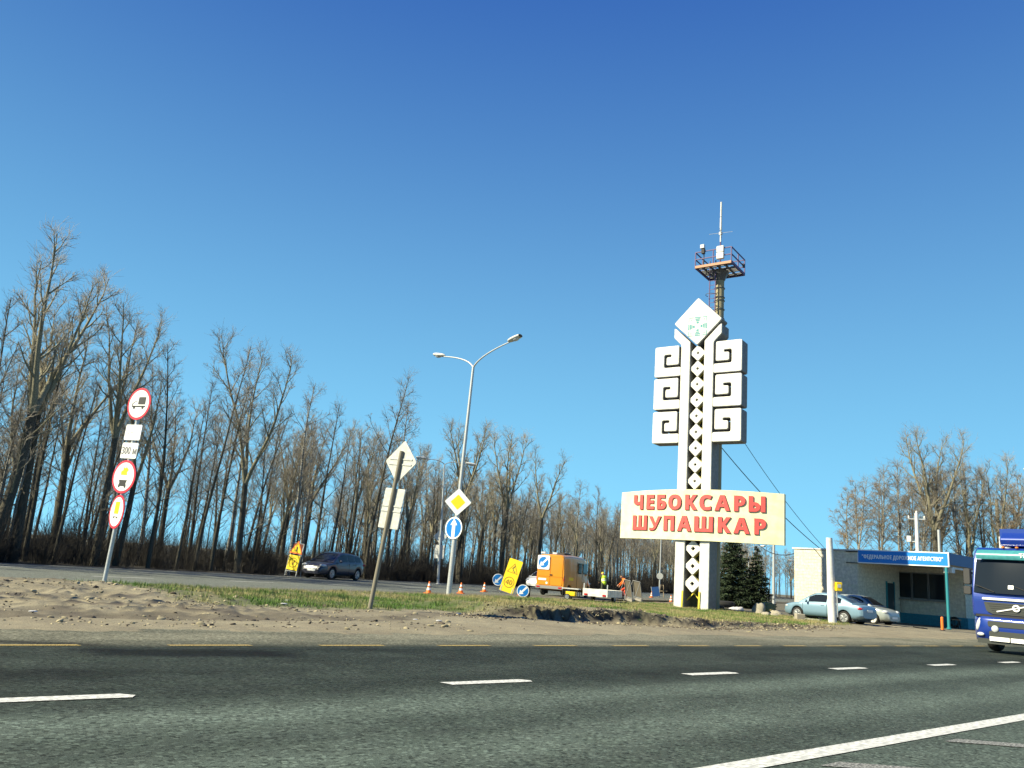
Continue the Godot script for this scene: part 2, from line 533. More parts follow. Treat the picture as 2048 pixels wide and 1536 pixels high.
func build_ground() -> void:
	var grit := speckle(5, 1024, 0.70, 0.30, 0.016, 3, 8)
	var asphalt_m := textured(vcol(mat(Color(1, 1, 1), 0.82)), grit, 4.6, true, 0.5)
	asphalt_m.metallic_specular = 0.22
	var soil_tex := speckle(9, 1024, 0.80, 0.30, 0.03)
	var soil_m := textured(vcol(mat(Color(1, 1, 1), 0.95)), soil_tex, 4.3, true, 0.6)
	var g := G.new()
	g.colored = true
	g.col = Color(0.17, 0.15, 0.10)
	g.quad(Vector3(-3000, -0.10, 3000), Vector3(3000, -0.10, 3000), Vector3(3000, -0.10, -3000), Vector3(-3000, -0.10, -3000))
	struct("ground", g, soil_m)
	# near carriageway
	var flat := func(_x: float, _z: float) -> float: return 0.0
	var asph := func(x: float, z: float, _s: float) -> Color: return asphalt_colour(x, z)
	g = sheet(axis([-60.0, 6.0, -6.0, 0.25, 0.0, 0.12, 18.0, 0.3, 42.0, 4.0, 420.0]), axis([-12.6, 0.10, -2.4, 0.6, 9.0]), flat, asph)
	struct("road", g, asphalt_m)
	# dusty forecourt before the building
	var fore := func(x: float, z: float, _s: float) -> Color:
		var c := Color(0.21, 0.19, 0.145).lerp(Color(0.12, 0.115, 0.10), clampf(0.5 + 0.9 * noise2(x, z, 0.25), 0, 1))
		return c.lerp(Color(0.30, 0.26, 0.18), 0.7 * smooth(0.9, 0.2, absf(z + 17.6 + 0.8 * noise2(x, z, 0.2))))
	g = sheet(axis([36.0, 0.5, 66.0, 6.0, 150.0]), axis([-34.0, 0.5, -12.6]), func(x: float, z: float) -> float: return -0.03 + 0.012 * noise2(x, z, 0.4), fore)
	struct("forecourt", g, soil_m)
	# median of sand and grass
	g = sheet(axis([-40.0, 3.0, -1.0, 0.16, 30.0, 0.3, 48.6]), axis([-35.0, 0.4, -24.0, 0.14, -10.8]), func(x: float, z: float) -> float: return median_h(x, z), func(x: float, z: float, s: float) -> Color: return median_colour(x, z, s))
	struct("median_verge", g, soil_m)
	# far carriageway, its verge and the forest floor
	var fa := func(x: float, z: float, _s: float) -> Color:
		var c := 0.29 + 0.04 * noise2(x * 0.4, z, 0.5) - 0.02 * smooth(0.9, 0.2, absf(x * N2.x + z * N2.y + 26.2))
		var o := Color(c * 0.93, c * 1.02, c * 0.92)
		return o.lerp(Color(0.27, 0.245, 0.19), 0.8 * smooth(-20.8, -19.5, x * N2.x + z * N2.y + 0.5 * noise2(x, z, 0.4)))
	g = G.new()
	g.colored = true
	var ts := axis([-60.0, 4.0, 0.0, 0.6, 70.0, 5.0, 400.0])
	var os := axis([-31.4, 0.5, -17.4])
	for o in os:
		for t in ts:
			var q := far_pt(t, o)
			g.v.append(Vector3(q.x, 0.0, q.y)); g.n.append(Vector3.UP); g.c.append(fa.call(q.x, q.y, 0.0))
	for i in os.size() - 1:
		for k in ts.size() - 1:
			var a := i * ts.size() + k
			g.ix.append_array([a, a + 1, a + ts.size(), a + 1, a + ts.size() + 1, a + ts.size()])
	struct("far_road", g, asphalt_m)
	g = G.new()
	g.colored = true
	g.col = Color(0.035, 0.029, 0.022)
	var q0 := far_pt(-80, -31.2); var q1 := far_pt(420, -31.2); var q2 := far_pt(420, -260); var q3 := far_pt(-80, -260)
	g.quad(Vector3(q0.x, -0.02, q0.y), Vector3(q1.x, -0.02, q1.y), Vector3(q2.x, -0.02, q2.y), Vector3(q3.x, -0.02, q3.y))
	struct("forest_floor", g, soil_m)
	# painted markings
	var wpaint := textured(mat(Color(0.62, 0.63, 0.61), 0.7), noise_tex(21, 0.02, 0.80, 1.0), 0.7, true)
	var ypaint := textured(mat(Color(0.50, 0.37, 0.12), 0.75), noise_tex(22, 0.05, 0.6, 1.0), 0.7, true)
	for i in range(-3, 22):
		var x0 := 1.42 + 4.2 * i if i < 1 else 1.27 + 4.2 * i
		var l := 1.0 if i == 0 else 1.24
		if i == 0: x0 = 1.20; l = 1.18
		var e := 0.05
		struct("lane_dash", strip([Vector2(x0, -7.01), Vector2(x0 + l - 0.1, -7.02), Vector2(x0 + l, -6.93), Vector2(x0 + l - e, -6.84), Vector2(x0 + 0.04, -6.84)], 0.006), wpaint)
	for i in range(-4, 24):
		var x0 := 3.78 + 2.045 * i
		struct("yellow_dash", strip([Vector2(x0, -10.27), Vector2(x0 + 1.05, -10.29), Vector2(x0 + 1.08, -10.18), Vector2(x0 + 0.02, -10.17)], 0.006), ypaint)
	struct("edge_line", strip([Vector2(-40, -3.40), Vector2(160, -3.40), Vector2(160, -3.20), Vector2(-40, -3.20)], 0.006), wpaint)
	var worn := textured(mat(Color(0.34, 0.345, 0.33), 0.8), noise_tex(23, 0.06, 0.45, 1.0), 0.9, true)
	for i in 5:
		var x0 := 5.9 + 2.3 * i
		struct("hatch_line", strip([Vector2(x0, -3.05), Vector2(x0 + 0.3, -3.05), Vector2(x0 + 1.25, -2.25), Vector2(x0 + 0.95, -2.25)], 0.006), worn)
	for t in range(-12, 260, 6):
		var a := far_pt(t, -23.85); var b := far_pt(t + 2.4, -23.85); var w := N2 * 0.07
		struct("far_lane_dash", strip([a + w, b + w, b - w, a - w], 0.006), wpaint)
	for o in [-28.4, -31.0]:
		var a := far_pt(-50, o); var b := far_pt(390, o); var w := N2 * 0.06
		struct("far_edge_line", strip([a + w, b + w, b - w, a - w], 0.006), wpaint)
	var tar := mat(Color(0.018, 0.018, 0.018), 0.6)
	var cr := RandomNumberGenerator.new()
	cr.seed = 12
	for q in [[2.6, -9.9, 8.5, -9.75, 0.008], [6.4, -10.0, 7.2, -8.2, 0.006], [11.5, -9.6, 12.3, -7.6, 0.008]]:
		var up := []
		var dn := []
		var nseg := 40
		for i in nseg + 1:
			var p := Vector2(q[0], q[1]).lerp(Vector2(q[2], q[3]), i / float(nseg))
			var dv := (Vector2(q[2], q[3]) - Vector2(q[0], q[1])).normalized().orthogonal()
			p += dv * (0.07 * noise2(p.x * 2.0, p.y * 2.0, 1.0) + 0.03 * noise2(p.x, p.y, 6.0))
			var w: float = q[4] * cr.randf_range(0.5, 1.3)
			up.append(p + dv * w); dn.insert(0, p - dv * w)
		struct("road_crack", strip(up + dn, 0.004), tar)
	build_grass()
	build_clods()
	# pale scraps of paper and stones on the verge
	for q in [[8.6, -22.6, 0.10], [9.0, -17.6, 0.07], [13.6, -16.9, 0.07], [11.2, -14.6, 0.06], [10.8, -14.9, 0.05], [3.2, -14.4, 0.05], [9.9, -19.2, 0.07]]:
		var s := pebble(q[2], int(q[0] * 10))
		var o := obj("litter_scrap", s, M.canvas)
		o.position = Vector3(q[0], median_h(q[0], q[1]) + 0.01, q[1])
		o.scale = Vector3(1.3, 0.45, 0.8)
		tag(o, "pale scrap of litter lying on the sand and grass median", "litter", "pale scraps lying on the verge")

func pebble(r: float, seed_: int) -> G:
	var g := G.new()
	var rows := []
	for i in 6:
		var row := PackedVector3Array()
		var el := -PI / 2 + PI * i / 5.0
		for k in 9:
			var a := TAU * k / 9.0
			var q := Vector3(cos(a) * cos(el), sin(el) * 0.6, -sin(a) * cos(el))
			row.append(q * r * (1.0 + 0.55 * fn.get_noise_3d(q.x * 60 + seed_ * 31, q.y * 60, q.z * 60)))
		rows.append(row)
	g.grid(rows, true)
	return g

func build_grass() -> void:
	var g := G.new()
	var r := RandomNumberGenerator.new()
	r.seed = 77
	for i in 7:
		var a := r.randf() * TAU
		var d := Vector3(cos(a), 0, sin(a))
		var o := d * r.randf() * 0.06
		var side := Vector3(-d.z, 0, d.x) * 0.006
		var h := r.randf_range(0.05, 0.12)
		var tip := o + d * r.randf_range(0.01, 0.07) + Vector3(0, h, 0)
		g.tri(o - side, o + side, tip)
	var m := vcol(mat(Color(1, 1, 1), 0.9))
	m.backlight_enabled = true
	m.backlight = Color(0.12, 0.14, 0.04)
	var xf := []
	var cs := []
	for i in 70000:
		var x := r.randf_range(5.0, 45.0)
		var z := r.randf_range(-33.0, -13.8)
		if r.randf() > grass_share(x, z) * clampf(0.62 + 1.5 * noise2(x, z, 0.7), 0.12, 1.0): continue
		var lush := clampf(0.42 + 1.3 * noise2(x, z, 0.22) + 0.8 * noise2(x, z, 0.9) + 0.4 * smooth(17.0, 10.0, x), 0, 1)
		var c := Color(0.34, 0.29, 0.14).lerp(Color(0.075, 0.165, 0.020), clampf(lush + r.randf_range(-0.35, 0.25), 0, 1)) * r.randf_range(0.75, 1.2)
		var s := r.randf_range(0.6, 1.35)
		xf.append(Transform3D(Basis(Vector3.UP, r.randf() * TAU).scaled(Vector3(s, s * r.randf_range(0.6, 1.2), s)), Vector3(x, median_h(x, z) - 0.01, z)))
		cs.append(c)
	var mm := MultiMesh.new()
	mm.transform_format = MultiMesh.TRANSFORM_3D
	mm.use_colors = true
	mm.mesh = g.mesh()
	mm.instance_count = xf.size()
	for i in xf.size():
		mm.set_instance_transform(i, xf[i]); mm.set_instance_color(i, cs[i])
	var o := MultiMeshInstance3D.new()
	o.name = "grass"
	o.multimesh = mm
	o.material_override = m
	add_child(o)
	tag(o, "short spring grass with straw patches growing on the median", "grass")
	o.set_meta("kind", "stuff")

func build_clods() -> void:
	var r := RandomNumberGenerator.new()
	r.seed = 404
	var lists := [[], []]
	var cols := [[], []]
	for i in 14000:
		var x := r.randf_range(-1.0, 34.0)
		var zb := keyed(BANK, x)
		var z := zb + r.randfn(-0.3, 0.7) if x > 13.0 else r.randf_range(-23.0, -12.4)
		var w := 0.0
		if x > 13.0: w = 0.75 if absf(z - zb) < 0.6 else 0.25
		else: w = smooth(0.0, 0.35, noise2(x, z * 1.6, 0.55) + 0.14) * smooth(12.5, 9.0, x) + 0.05
		if r.randf() > w: continue
		var s := r.randf_range(0.007, 0.020) * (1.0 + 2.2 * pow(r.randf(), 9.0))
		var k := r.randf_range(0.7, 1.15)
		var dark := r.randf() < (0.65 if x > 13.0 else 0.45)
		var v := r.randi() % 2
		lists[v].append(Transform3D(Basis(Vector3.UP, r.randf() * TAU) * Basis(Vector3.RIGHT, r.randf()) * Basis.from_scale(Vector3(s * 1.5, s * 0.8, s)), Vector3(x, median_h(x, z) + s * 0.2, z)))
		cols[v].append((Color(0.085, 0.068, 0.052) if dark else Color(0.30, 0.26, 0.17)) * k)
	for v in 2:
		var mm := MultiMesh.new()
		mm.transform_format = MultiMesh.TRANSFORM_3D
		mm.use_colors = true
		mm.mesh = pebble(1.0, 3 + v * 5).mesh()
		mm.instance_count = lists[v].size()
		for i in lists[v].size():
			mm.set_instance_transform(i, lists[v][i]); mm.set_instance_color(i, cols[v][i])
		var o := MultiMeshInstance3D.new()
		o.name = numbered("earth_clods")
		o.multimesh = mm
		o.material_override = vcol(mat(Color(1, 1, 1), 0.95))
		add_child(o)
		tag(o, "loose clods of earth and grit strewn over the sandy verge and bank", "clods", "loose clods on the verge")
		o.set_meta("kind", "stuff")

# ---------------------------------------------------------------- the stele
func build_stele() -> void:
	var u := Vector3(-0.2164, 0, -0.9763)
	var t := thing("city_stele", "tall white city stele with square meanders, a diamond crown and a cream name board", "monument", Vector3(38.86, 0.0, -26.447) + u * 1.05, ang(Vector2(-0.9763, 0.2164)))
	for s in [-1.0, 1.0]:
		var p := poly([0.45 * s, -0.1, 1.03 * s, -0.1, 1.03 * s, 15.47, 1.51 * s, 15.97, 1.51 * s, 16.58, 1.36 * s, 16.50, 0.45 * s, 15.60])
		var g := G.new()
		g.prism(rounded(p, 0.05, 2), -0.06, 0.0, Transform3D(), 0.025)
		var pil := obj("pillar", g, M.white, t)
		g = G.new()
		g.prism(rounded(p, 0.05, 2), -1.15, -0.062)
		obj("shade_toned_side", g, M.shade_grey, pil)  # pillar body behind the white front, its side shade painted in
	var meander := poly([0, 0, 1.72, 0, 1.72, 1.93, 0.13, 1.93, 0.13, 0.72, 0.95, 0.72, 0.95, 1.24, 0.63, 1.24, 0.63, 1.39, 1.10, 1.39, 1.10, 0.57, 0, 0.57])
	for y in [9.42, 11.5, 13.54]:
		for s in [-1.0, 1.0]:
			var p := PackedVector2Array()
			for q in rounded(meander, 0.11, 3): p.append(Vector2((1.035 + q.x) * s, q.y + y))
			var g := G.new()
			g.prism(p, -0.06, -0.004, Transform3D(), 0.025)
			var blk := obj("meander_block", g, M.white, t)
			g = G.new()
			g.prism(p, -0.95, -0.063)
			obj("shade_toned_side", g, M.shade_grey, blk)  # block sides and slots, darkened by colour to look shaded
	var g := G.new()
	var d := rounded(poly([0, 15.36, 1.53, 16.86, 0, 18.38, -1.53, 16.86]), 0.12, 4)
	g.prism(d, -0.05, 0.03, Transform3D(), 0.03)
	var crown := obj("crown_diamond", g, M.white, t)
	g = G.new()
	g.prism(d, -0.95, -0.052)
	obj("shade_toned_side", g, M.shade_grey, crown)  # crown sides in the same painted shade tone
	# the teal print on it: a square of four striped wedges and four corner brackets
	g = G.new()
	for k in 4:
		var b := Basis(Vector3(0, 0, 1), k * PI / 2)
		var xf := Transform3D(b, Vector3(0.0, 16.54, 0.031))
		var sc := 0.60
		for st in [[0.30, 1.0, 0.90], [0.26, 0.84, 0.72], [0.20, 0.67, 0.56], [0.12, 0.50, 0.30]]:
			g.prism(poly([-st[0] * sc, st[2] * sc, st[0] * sc, st[2] * sc, st[0] * sc * 1.05, st[1] * sc, -st[0] * sc * 1.05, st[1] * sc]), 0.0, 0.006, xf)
		g.prism(poly([0.50 * sc, 0.98 * sc, 0.98 * sc, 0.98 * sc, 0.98 * sc, 0.90 * sc, 0.50 * sc, 0.92 * sc]), 0.0, 0.006, xf)
		g.prism(poly([0.91 * sc, 0.86 * sc, 0.98 * sc, 0.86 * sc, 0.98 * sc, 0.45 * sc, 0.92 * sc, 0.45 * sc]), 0.0, 0.006, xf)
		g.prism(poly([0.62 * sc, 0.70 * sc, 0.74 * sc, 0.80 * sc, 0.74 * sc, 0.62 * sc]), 0.0, 0.006, xf)
	obj("emblem", g, M.teal_print, crown)
	# chain of small diamonds between the pillars
	var ys := [1.37, 2.34, 3.32]
	for k in 9: ys.append(7.17 + 0.967 * k)
	for y in ys:
		var hole := 0.135 if y < 4.0 else 0.10
		var o := poly([0, y - 0.455, 0.47, y, 0, y + 0.455, -0.47, y])
		g = G.new()
		var oo := poly([-0.035, y - 0.465, 0.035, y - 0.465, 0.44, y - 0.06, 0.44, y + 0.06, 0.035, y + 0.465, -0.035, y + 0.465, -0.44, y + 0.06, -0.44, y - 0.06])
		var h := hole
		var ii := poly([-h * 0.02, y - h, h * 0.02, y - h, h, y - h * 0.02, h, y + h * 0.02, h * 0.02, y + h, -h * 0.02, y + h, -h, y + h * 0.02, -h, y - h * 0.02])
		g.ring(oo, ii, -0.30, -0.12)
		obj("diamond", g, M.white, t)
	g = G.new()
	g.box(Vector3(0, 7.75, -1.0), Vector3(0.895, 15.5, 0.06))
	obj("back_panel", g, M.olive, t)
	for k in 15:
		if k in [3, 4, 5] : continue
		var y := 0.89 + 0.967 * k
		for s in [-1.0, 1.0]:
			g = G.new()
			g.bar(Vector3(-0.44 * s, y - 0.46, -0.42 - 0.05 * s), Vector3(0.44 * s, y + 0.46, -0.42 - 0.05 * s), 0.05, 0.05)
			obj("lattice_rod", g, M.yellow, t)
	for s in [-0.52, 0.49]:
		g = G.new()
		g.bar(Vector3(s, -0.05, 0.035), Vector3(s + 0.03, 0.95, 0.035), 0.09, 0.06)
		obj("foot_angle", g, M.yellow, t)
	# curved name board with separate raised letters
	var W := 4.95
	g = G.new()
	var bulge := func(x: float) -> float: return 0.16 - 0.85 * (x / W) * (x / W)
	var topy := func(x: float) -> float: return 6.53 + 0.12 * (1.0 - (x / W) * (x / W))
	var rows := []
	for k in 9: rows.append(PackedVector3Array())
	for i in 41:
		var x := lerpf(-W, W, i / 40.0)
		var z: float = bulge.call(x)
		var y1: float = topy.call(x)
		rows[0].append(Vector3(x, 3.76, z)); rows[1].append(Vector3(x, y1, z))
		rows[2].append(Vector3(x, y1, z)); rows[3].append(Vector3(x, y1, z - 0.28))
		rows[4].append(Vector3(x, y1, z - 0.28)); rows[5].append(Vector3(x, 3.76, z - 0.28))
		rows[6].append(Vector3(x, 3.76, z - 0.28)); rows[7].append(Vector3(x, 3.76, z))
	for k in [0, 2, 4, 6]: g.grid([rows[k], rows[k + 1]])
	for s in [-W, W]:
		var z: float = bulge.call(s)
		g.box(Vector3(s, 5.145, z - 0.14), Vector3(0.04, 2.78, 0.286))
	var board := obj("name_board", g, M.board, t)
	for line in [["ЧЕБОКСАРЫ", 5.86, 7.96, -3.93], ["ШУПАШКАР", 4.64, 8.02, -3.98]]:
		var s: String = line[0]
		var w := []
		var sum := 0.0
		for ch in s:
			var a := text(ch, 0.80, 0.09, ch != "У").get_aabb().size.x * 1.06
			w.append(a); sum += a
		var gap: float = (line[2] - sum) / (s.length() - 1)
		var x: float = line[3]
		for i in s.length():
			var cx: float = x + w[i] / 2
			var z: float = bulge.call(cx)
			var edge := obj("letter", text(s[i], 0.82, 0.06, s[i] != "У"), M.red_edge, board)
			edge.position = Vector3(cx, line[1], z + 0.032)
			edge.rotation.y = atan2(2 * 0.85 * cx / (W * W), 1.0)
			edge.scale = Vector3(1.08 if s[i] != "У" else 1.22, 1, 1)
			x += w[i] + gap
			# the paler face stands just proud of the dark returns
			var face := obj("letter_face", text(s[i], 0.79, 0.06, s[i] != "У"), M.red_letter, board)
			face.position = edge.position + Vector3(0, 0, 0.006)
			face.rotation = edge.rotation
			face.scale = Vector3(1.06 if s[i] != "У" else 1.19, 1, 1)

# ---------------------------------------------------------------- aerial mast behind the stele
func build_mast() -> void:
	var t := thing("aerial_mast", "brown concrete mast with ladder, railed platform and white aerial rising behind the stele", "mast", Vector3(40.85, 0.05, -27.5))
	t.scale = Vector3.ONE * 0.943
	var g := G.new()
	g.tube([Vector3(0, -0.1, 0), Vector3(-0.05, 10, 0.05), Vector3(-0.1, 22.0, 0.1)], [0.40, 0.35, 0.29], 16)
	obj("column", g, M.mast, t)
	for k in 17:
		g = G.new()
		var y := 13.2 + k * 0.5 + 0.16 * sin(k * 2.1)
		g.lathe([Vector2(0.33, y), Vector2(0.365, y + 0.01), Vector2(0.365, y + 0.045), Vector2(0.33, y + 0.055)], 16, Transform3D(Basis(), Vector3(-0.08, 0, 0.08)))
		obj("band", g, M.steel_dark, t)
	# ladder on the side towards the forest
	var yaw := Basis(Vector3.UP, ang(Vector2(-0.9763, 0.2164)))
	var lad := Node3D.new()
	lad.name = "ladder"
	t.add_child(lad)
	for s in [-0.2, 0.2]:
		g = G.new()
		g.bar(yaw * Vector3(-0.23 + s, 0, 0.62), yaw * Vector3(-0.23 + s, 22.6, 0.62), 0.055, 0.055)
		obj("rail", g, M.purple_steel, lad)
	for k in 70:
		g = G.new()
		g.bar(yaw * Vector3(-0.43, 0.4 + 0.31 * k, 0.62), yaw * Vector3(-0.03, 0.4 + 0.31 * k, 0.62), 0.03, 0.03)
		obj("rung", g, M.purple_steel, lad)
	for k in 6:
		g = G.new()
		var pts := []
		var rr := []
		for i in 11:
			var a := -PI * 0.15 + PI * 1.3 * i / 10.0
			pts.append(yaw * Vector3(-0.23 + 0.36 * cos(a), 13.9 + 1.55 * k, 0.78 + 0.40 * sin(a))); rr.append(0.02)
		g.tube(pts, rr, 5)
		obj("cage_hoop", g, M.steel_dark, lad)
	# platform, a square frame on joists
	var y0 := 22.0
	var pb := Basis(Vector3.UP, ang(Vector2(-0.9763, 0.2164)))
	var px := 1.24
	var c := Vector3(-0.1, 0, 0.1)
	var corner := [Vector3(-px, 0, px), Vector3(px, 0, px), Vector3(px, 0, -px), Vector3(-px, 0, -px)]
	for k in 4:
		g = G.new()
		var a: Vector3 = c + pb * corner[k]
		var b: Vector3 = c + pb * corner[(k + 1) % 4]
		g.bar(a + Vector3(0, y0, 0), b + Vector3(0, y0, 0), 0.17, 0.09)
		obj("edge_beam", g, M.deck_edge if k == 0 else M.purple_steel, t)
		for h in [1.05, 0.55]:
			g = G.new()
			g.bar(a + Vector3(0, y0 + h, 0), b + Vector3(0, y0 + h, 0), 0.06, 0.06)
			obj("hand_rail", g, M.purple_steel, t)
		for m in 2:
			g = G.new()
			var q := a.lerp(b, 0.5 * m)
			g.bar(q + Vector3(0, y0, 0), q + Vector3(0, y0 + 1.05, 0), 0.06, 0.06)
			obj("rail_post", g, M.purple_steel, t)
	for k in 4:
		g = G.new()
		var x := -0.75 + 0.5 * k
		g.bar(c + pb * Vector3(x, 0, -px) + Vector3(0, y0 - 0.06, 0), c + pb * Vector3(x, 0, px) + Vector3(0, y0 - 0.06, 0), 0.1, 0.1)
		obj("joist", g, M.steel_dark, t)
	for k in 12:
		if k in [2, 8]: continue
		g = G.new()
		g.box(c + pb * Vector3(0, 0, -1.12 + 0.204 * k) + Vector3(0, y0 + 0.03, 0), Vector3(2.4, 0.03, 0.13), pb)
		obj("deck_plank", g, M.steel_dark, t)
	g = G.new()
	g.lathe([Vector2(0.3, y0 - 0.75), Vector2(0.62, y0 - 0.1), Vector2(0.0, y0 - 0.09)], 8, Transform3D(Basis(), c))
	obj("column_head", g, M.steel_dark, t)
	# aerial, cabinets, floodlight
	g = G.new()
	g.tube([c + Vector3(0, y0, 0), c + Vector3(0, y0 + 2.1, 0)], [0.06, 0.05], 8)
	obj("aerial_foot", g, M.purple_steel, t)
	g = G.new()
	g.tube([c + Vector3(0, y0 + 2.1, 0), c + Vector3(0, y0 + 2.95, 0)], [0.055, 0.05], 8)
	g.box(c + Vector3(0, y0 + 2.72, 0), Vector3(0.17, 0.2, 0.17))
	g.tube([c + Vector3(0, y0 + 2.95, 0), c + Vector3(0, y0 + 3.9, 0)], [0.075, 0.07], 8)
	g.tube([c + Vector3(0, y0 + 3.96, 0), c + Vector3(0, y0 + 5.05, 0)], [0.065, 0.06], 8)
	g.tube([c + Vector3(0, y0 + 3.85, 0), c + Vector3(0, y0 + 4.0, 0)], [0.04, 0.04], 8)
	obj("aerial", g, M.white_dim, t)
	g = G.new()
	g.bar(c + pb * Vector3(-0.75, y0 + 2.72, 0.2), c + pb * Vector3(0.75, y0 + 2.80, -0.2), 0.02, 0.02)
	g.bar(c + pb * Vector3(-0.2, y0 + 2.72, -0.7), c + pb * Vector3(0.2, y0 + 2.80, 0.7), 0.02, 0.02)
	obj("ground_plane_rods", g, M.zinc, t)
	for k in 2:
		g = G.new()
		var pz := Transform3D(pb, c + pb * Vector3(0.52, 0, px + 0.08) + Vector3(0, y0 + 0.28 + 0.46 * k, 0))
		g.prism(rounded(rect(-0.24, 0, 0.24, 0.44), 0.05, 3), -0.1, 0.1, pz, 0.02)
		obj("antenna_panel", g, M.white, t)
	g = G.new()
	g.bar(c + pb * Vector3(-0.65, y0, px) , c + pb * Vector3(-0.65, y0 + 1.25, px), 0.05, 0.05)
	g.box(c + pb * Vector3(-0.68, y0 + 1.05, px + 0.05), Vector3(0.2, 0.36, 0.2), pb)
	obj("floodlight_bracket", g, M.black, t)
	g = G.new()
	g.box(c + pb * Vector3(-0.72, y0 + 1.36, px + 0.08), Vector3(0.26, 0.26, 0.24), pb)
	obj("floodlight", g, M.lamp_glass, t)
	g = G.new()
	g.box(c + pb * Vector3(px + 0.05, y0 + 0.5, -0.9), Vector3(0.1, 0.25, 0.2), pb)
	obj("junction_box", g, M.black, t)

func cable(called: String, label: String, a: Vector3, b: Vector3, sag: float, r: float) -> void:
	var pts := []
	var rr := []
	for i in 17:
		var s := i / 16.0
		pts.append(a.lerp(b, s) - Vector3(0, sag * 4.0 * s * (1.0 - s), 0)); rr.append(r)
	var g := G.new()
	g.tube(pts, rr, 5)
	tag(obj(called, g, M.wire), label, "cable")

# ---------------------------------------------------------------- street lamps and poles
func lamp_head(parent: Node3D, tip: Vector3, dir: Vector3) -> void:
	var d := dir.normalized()
	var side := d.cross(Vector3.UP).normalized()
	var upv := side.cross(d)
	var rows := []
	for i in 9:
		var s := i / 8.0
		var w := 0.15 * sqrt(maxf(0.0, 1.0 - pow(absf(s - 0.58) / 0.58, 2.6))) + 0.02
		var row := PackedVector3Array()
		for k in 12:
			var a := TAU * k / 12.0
			row.append(tip + d * (s * 0.78 - 0.10) + side * w * cos(a) + upv * (0.06 + w * 0.55 * sin(a)))
		rows.append(row)
	var g := G.new()
	g.grid(rows, true, true)
	var hd := obj("lamp_head", g, M.white_dim, parent)
	g = G.new()
	rows = []
	for i in 7:
		var s := i / 6.0
		var w := 0.125 * sqrt(maxf(0.0, 1.0 - pow(absf(s - 0.5) / 0.5, 2.2))) + 0.005
		var row := PackedVector3Array()
		for k in 7:
			var a := PI + PI * k / 6.0
			row.append(tip + d * (s * 0.44 + 0.18) + side * w * cos(a) + upv * (0.035 + w * 0.95 * sin(a)))
		rows.append(row)
	g.grid(rows, false, true)
	obj("lamp_bowl", g, M.lamp_glass, hd)

func double_lamp(label: String, at: Vector3, h: float, arm_a: Vector2, arm_b: Vector2, rise_a: float, rise_b: float, lean := Vector3.ZERO, group := "") -> Node3D:
	var t := thing("street_lamp", label, "street lamp", at, 0.0, group)
	var g := G.new()
	var k := h / 10.1
	g.tube([Vector3(0, -0.1, 0), lean * 0.4 + Vector3(0, h * 0.4, 0), lean * 0.4 + Vector3(0, h * 0.4 + 0.06, 0), lean + Vector3(0, h, 0)], [0.115 * k, 0.10 * k, 0.085 * k, 0.06 * k], 12)
	obj("pole", g, M.zinc, t)
	g = G.new()
	g.lathe([Vector2(0.17, 0.0), Vector2(0.17, 0.03), Vector2(0.12, 0.05)], 12)
	obj("base_flange", g, M.zinc, t)
	for a in [[arm_a, rise_a], [arm_b, rise_b]]:
		var out := Vector3(a[0].x, 0, a[0].y)
		var o := lean + Vector3(0, h - 0.02, 0)
		var end := out + Vector3(0, a[1], 0)
		var pts := []
		var rr := []
		for i in 10:
			var s := i / 9.0
			var ctl := out * 0.16 + Vector3(0, 0.42 * k + 0.12 * a[1], 0)
			var q: Vector3 = ctl * 2.0 * s * (1.0 - s) + end * s * s
			pts.append(o + q); rr.append(lerpf(0.042, 0.028, s) * k)
		g = G.new()
		g.tube(pts, rr, 8)
		obj("arm", g, M.zinc, t)
		lamp_head(t, pts[9], (pts[9] - pts[7]))
	return t

func disc_plate(parent: Node, called: String, r: float, y: float, z: float, border: Material, field: Material, frac := 0.86, x := 0.0) -> MeshInstance3D:
	var g := G.new()
	g.prism(ngon(r, 36, x, y), z - 0.02, z)
	var o := obj(called, g, border, parent)
	g = G.new()
	g.prism(ngon(r * frac, 36, x, y), z, z + 0.004)
	obj("field", g, field, o)
	g = G.new()
	g.prism(ngon(r * 0.985, 36, x, y), z - 0.026, z - 0.02)
	obj("back", g, M.sign_back, o)
	return o

func plate(parent: Node, called: String, p: PackedVector2Array, z: float, m: Material) -> MeshInstance3D:
	var g := G.new()
	g.prism(p, z - 0.02, z)
	return obj(called, g, m, parent)

func decal_prism(parent: Node, called: String, shapes: Array, z: float, m: Material, h := 0.003) -> void:
	var g := G.new()
	for p in shapes: g.prism(p, z, z + h)
	obj(called, g, m, parent)

func arrow_shape(l: float, w: float, head: float, angle: float, cx: float, cy: float) -> PackedVector2Array:
	var p := poly([-w, -l, w, -l, w, l - head, head * 0.72, l - head, 0, l, -head * 0.72, l - head, -w, l - head])
	var o := PackedVector2Array()
	for q in p: o.append(q.rotated(angle) + Vector2(cx, cy))
	return o

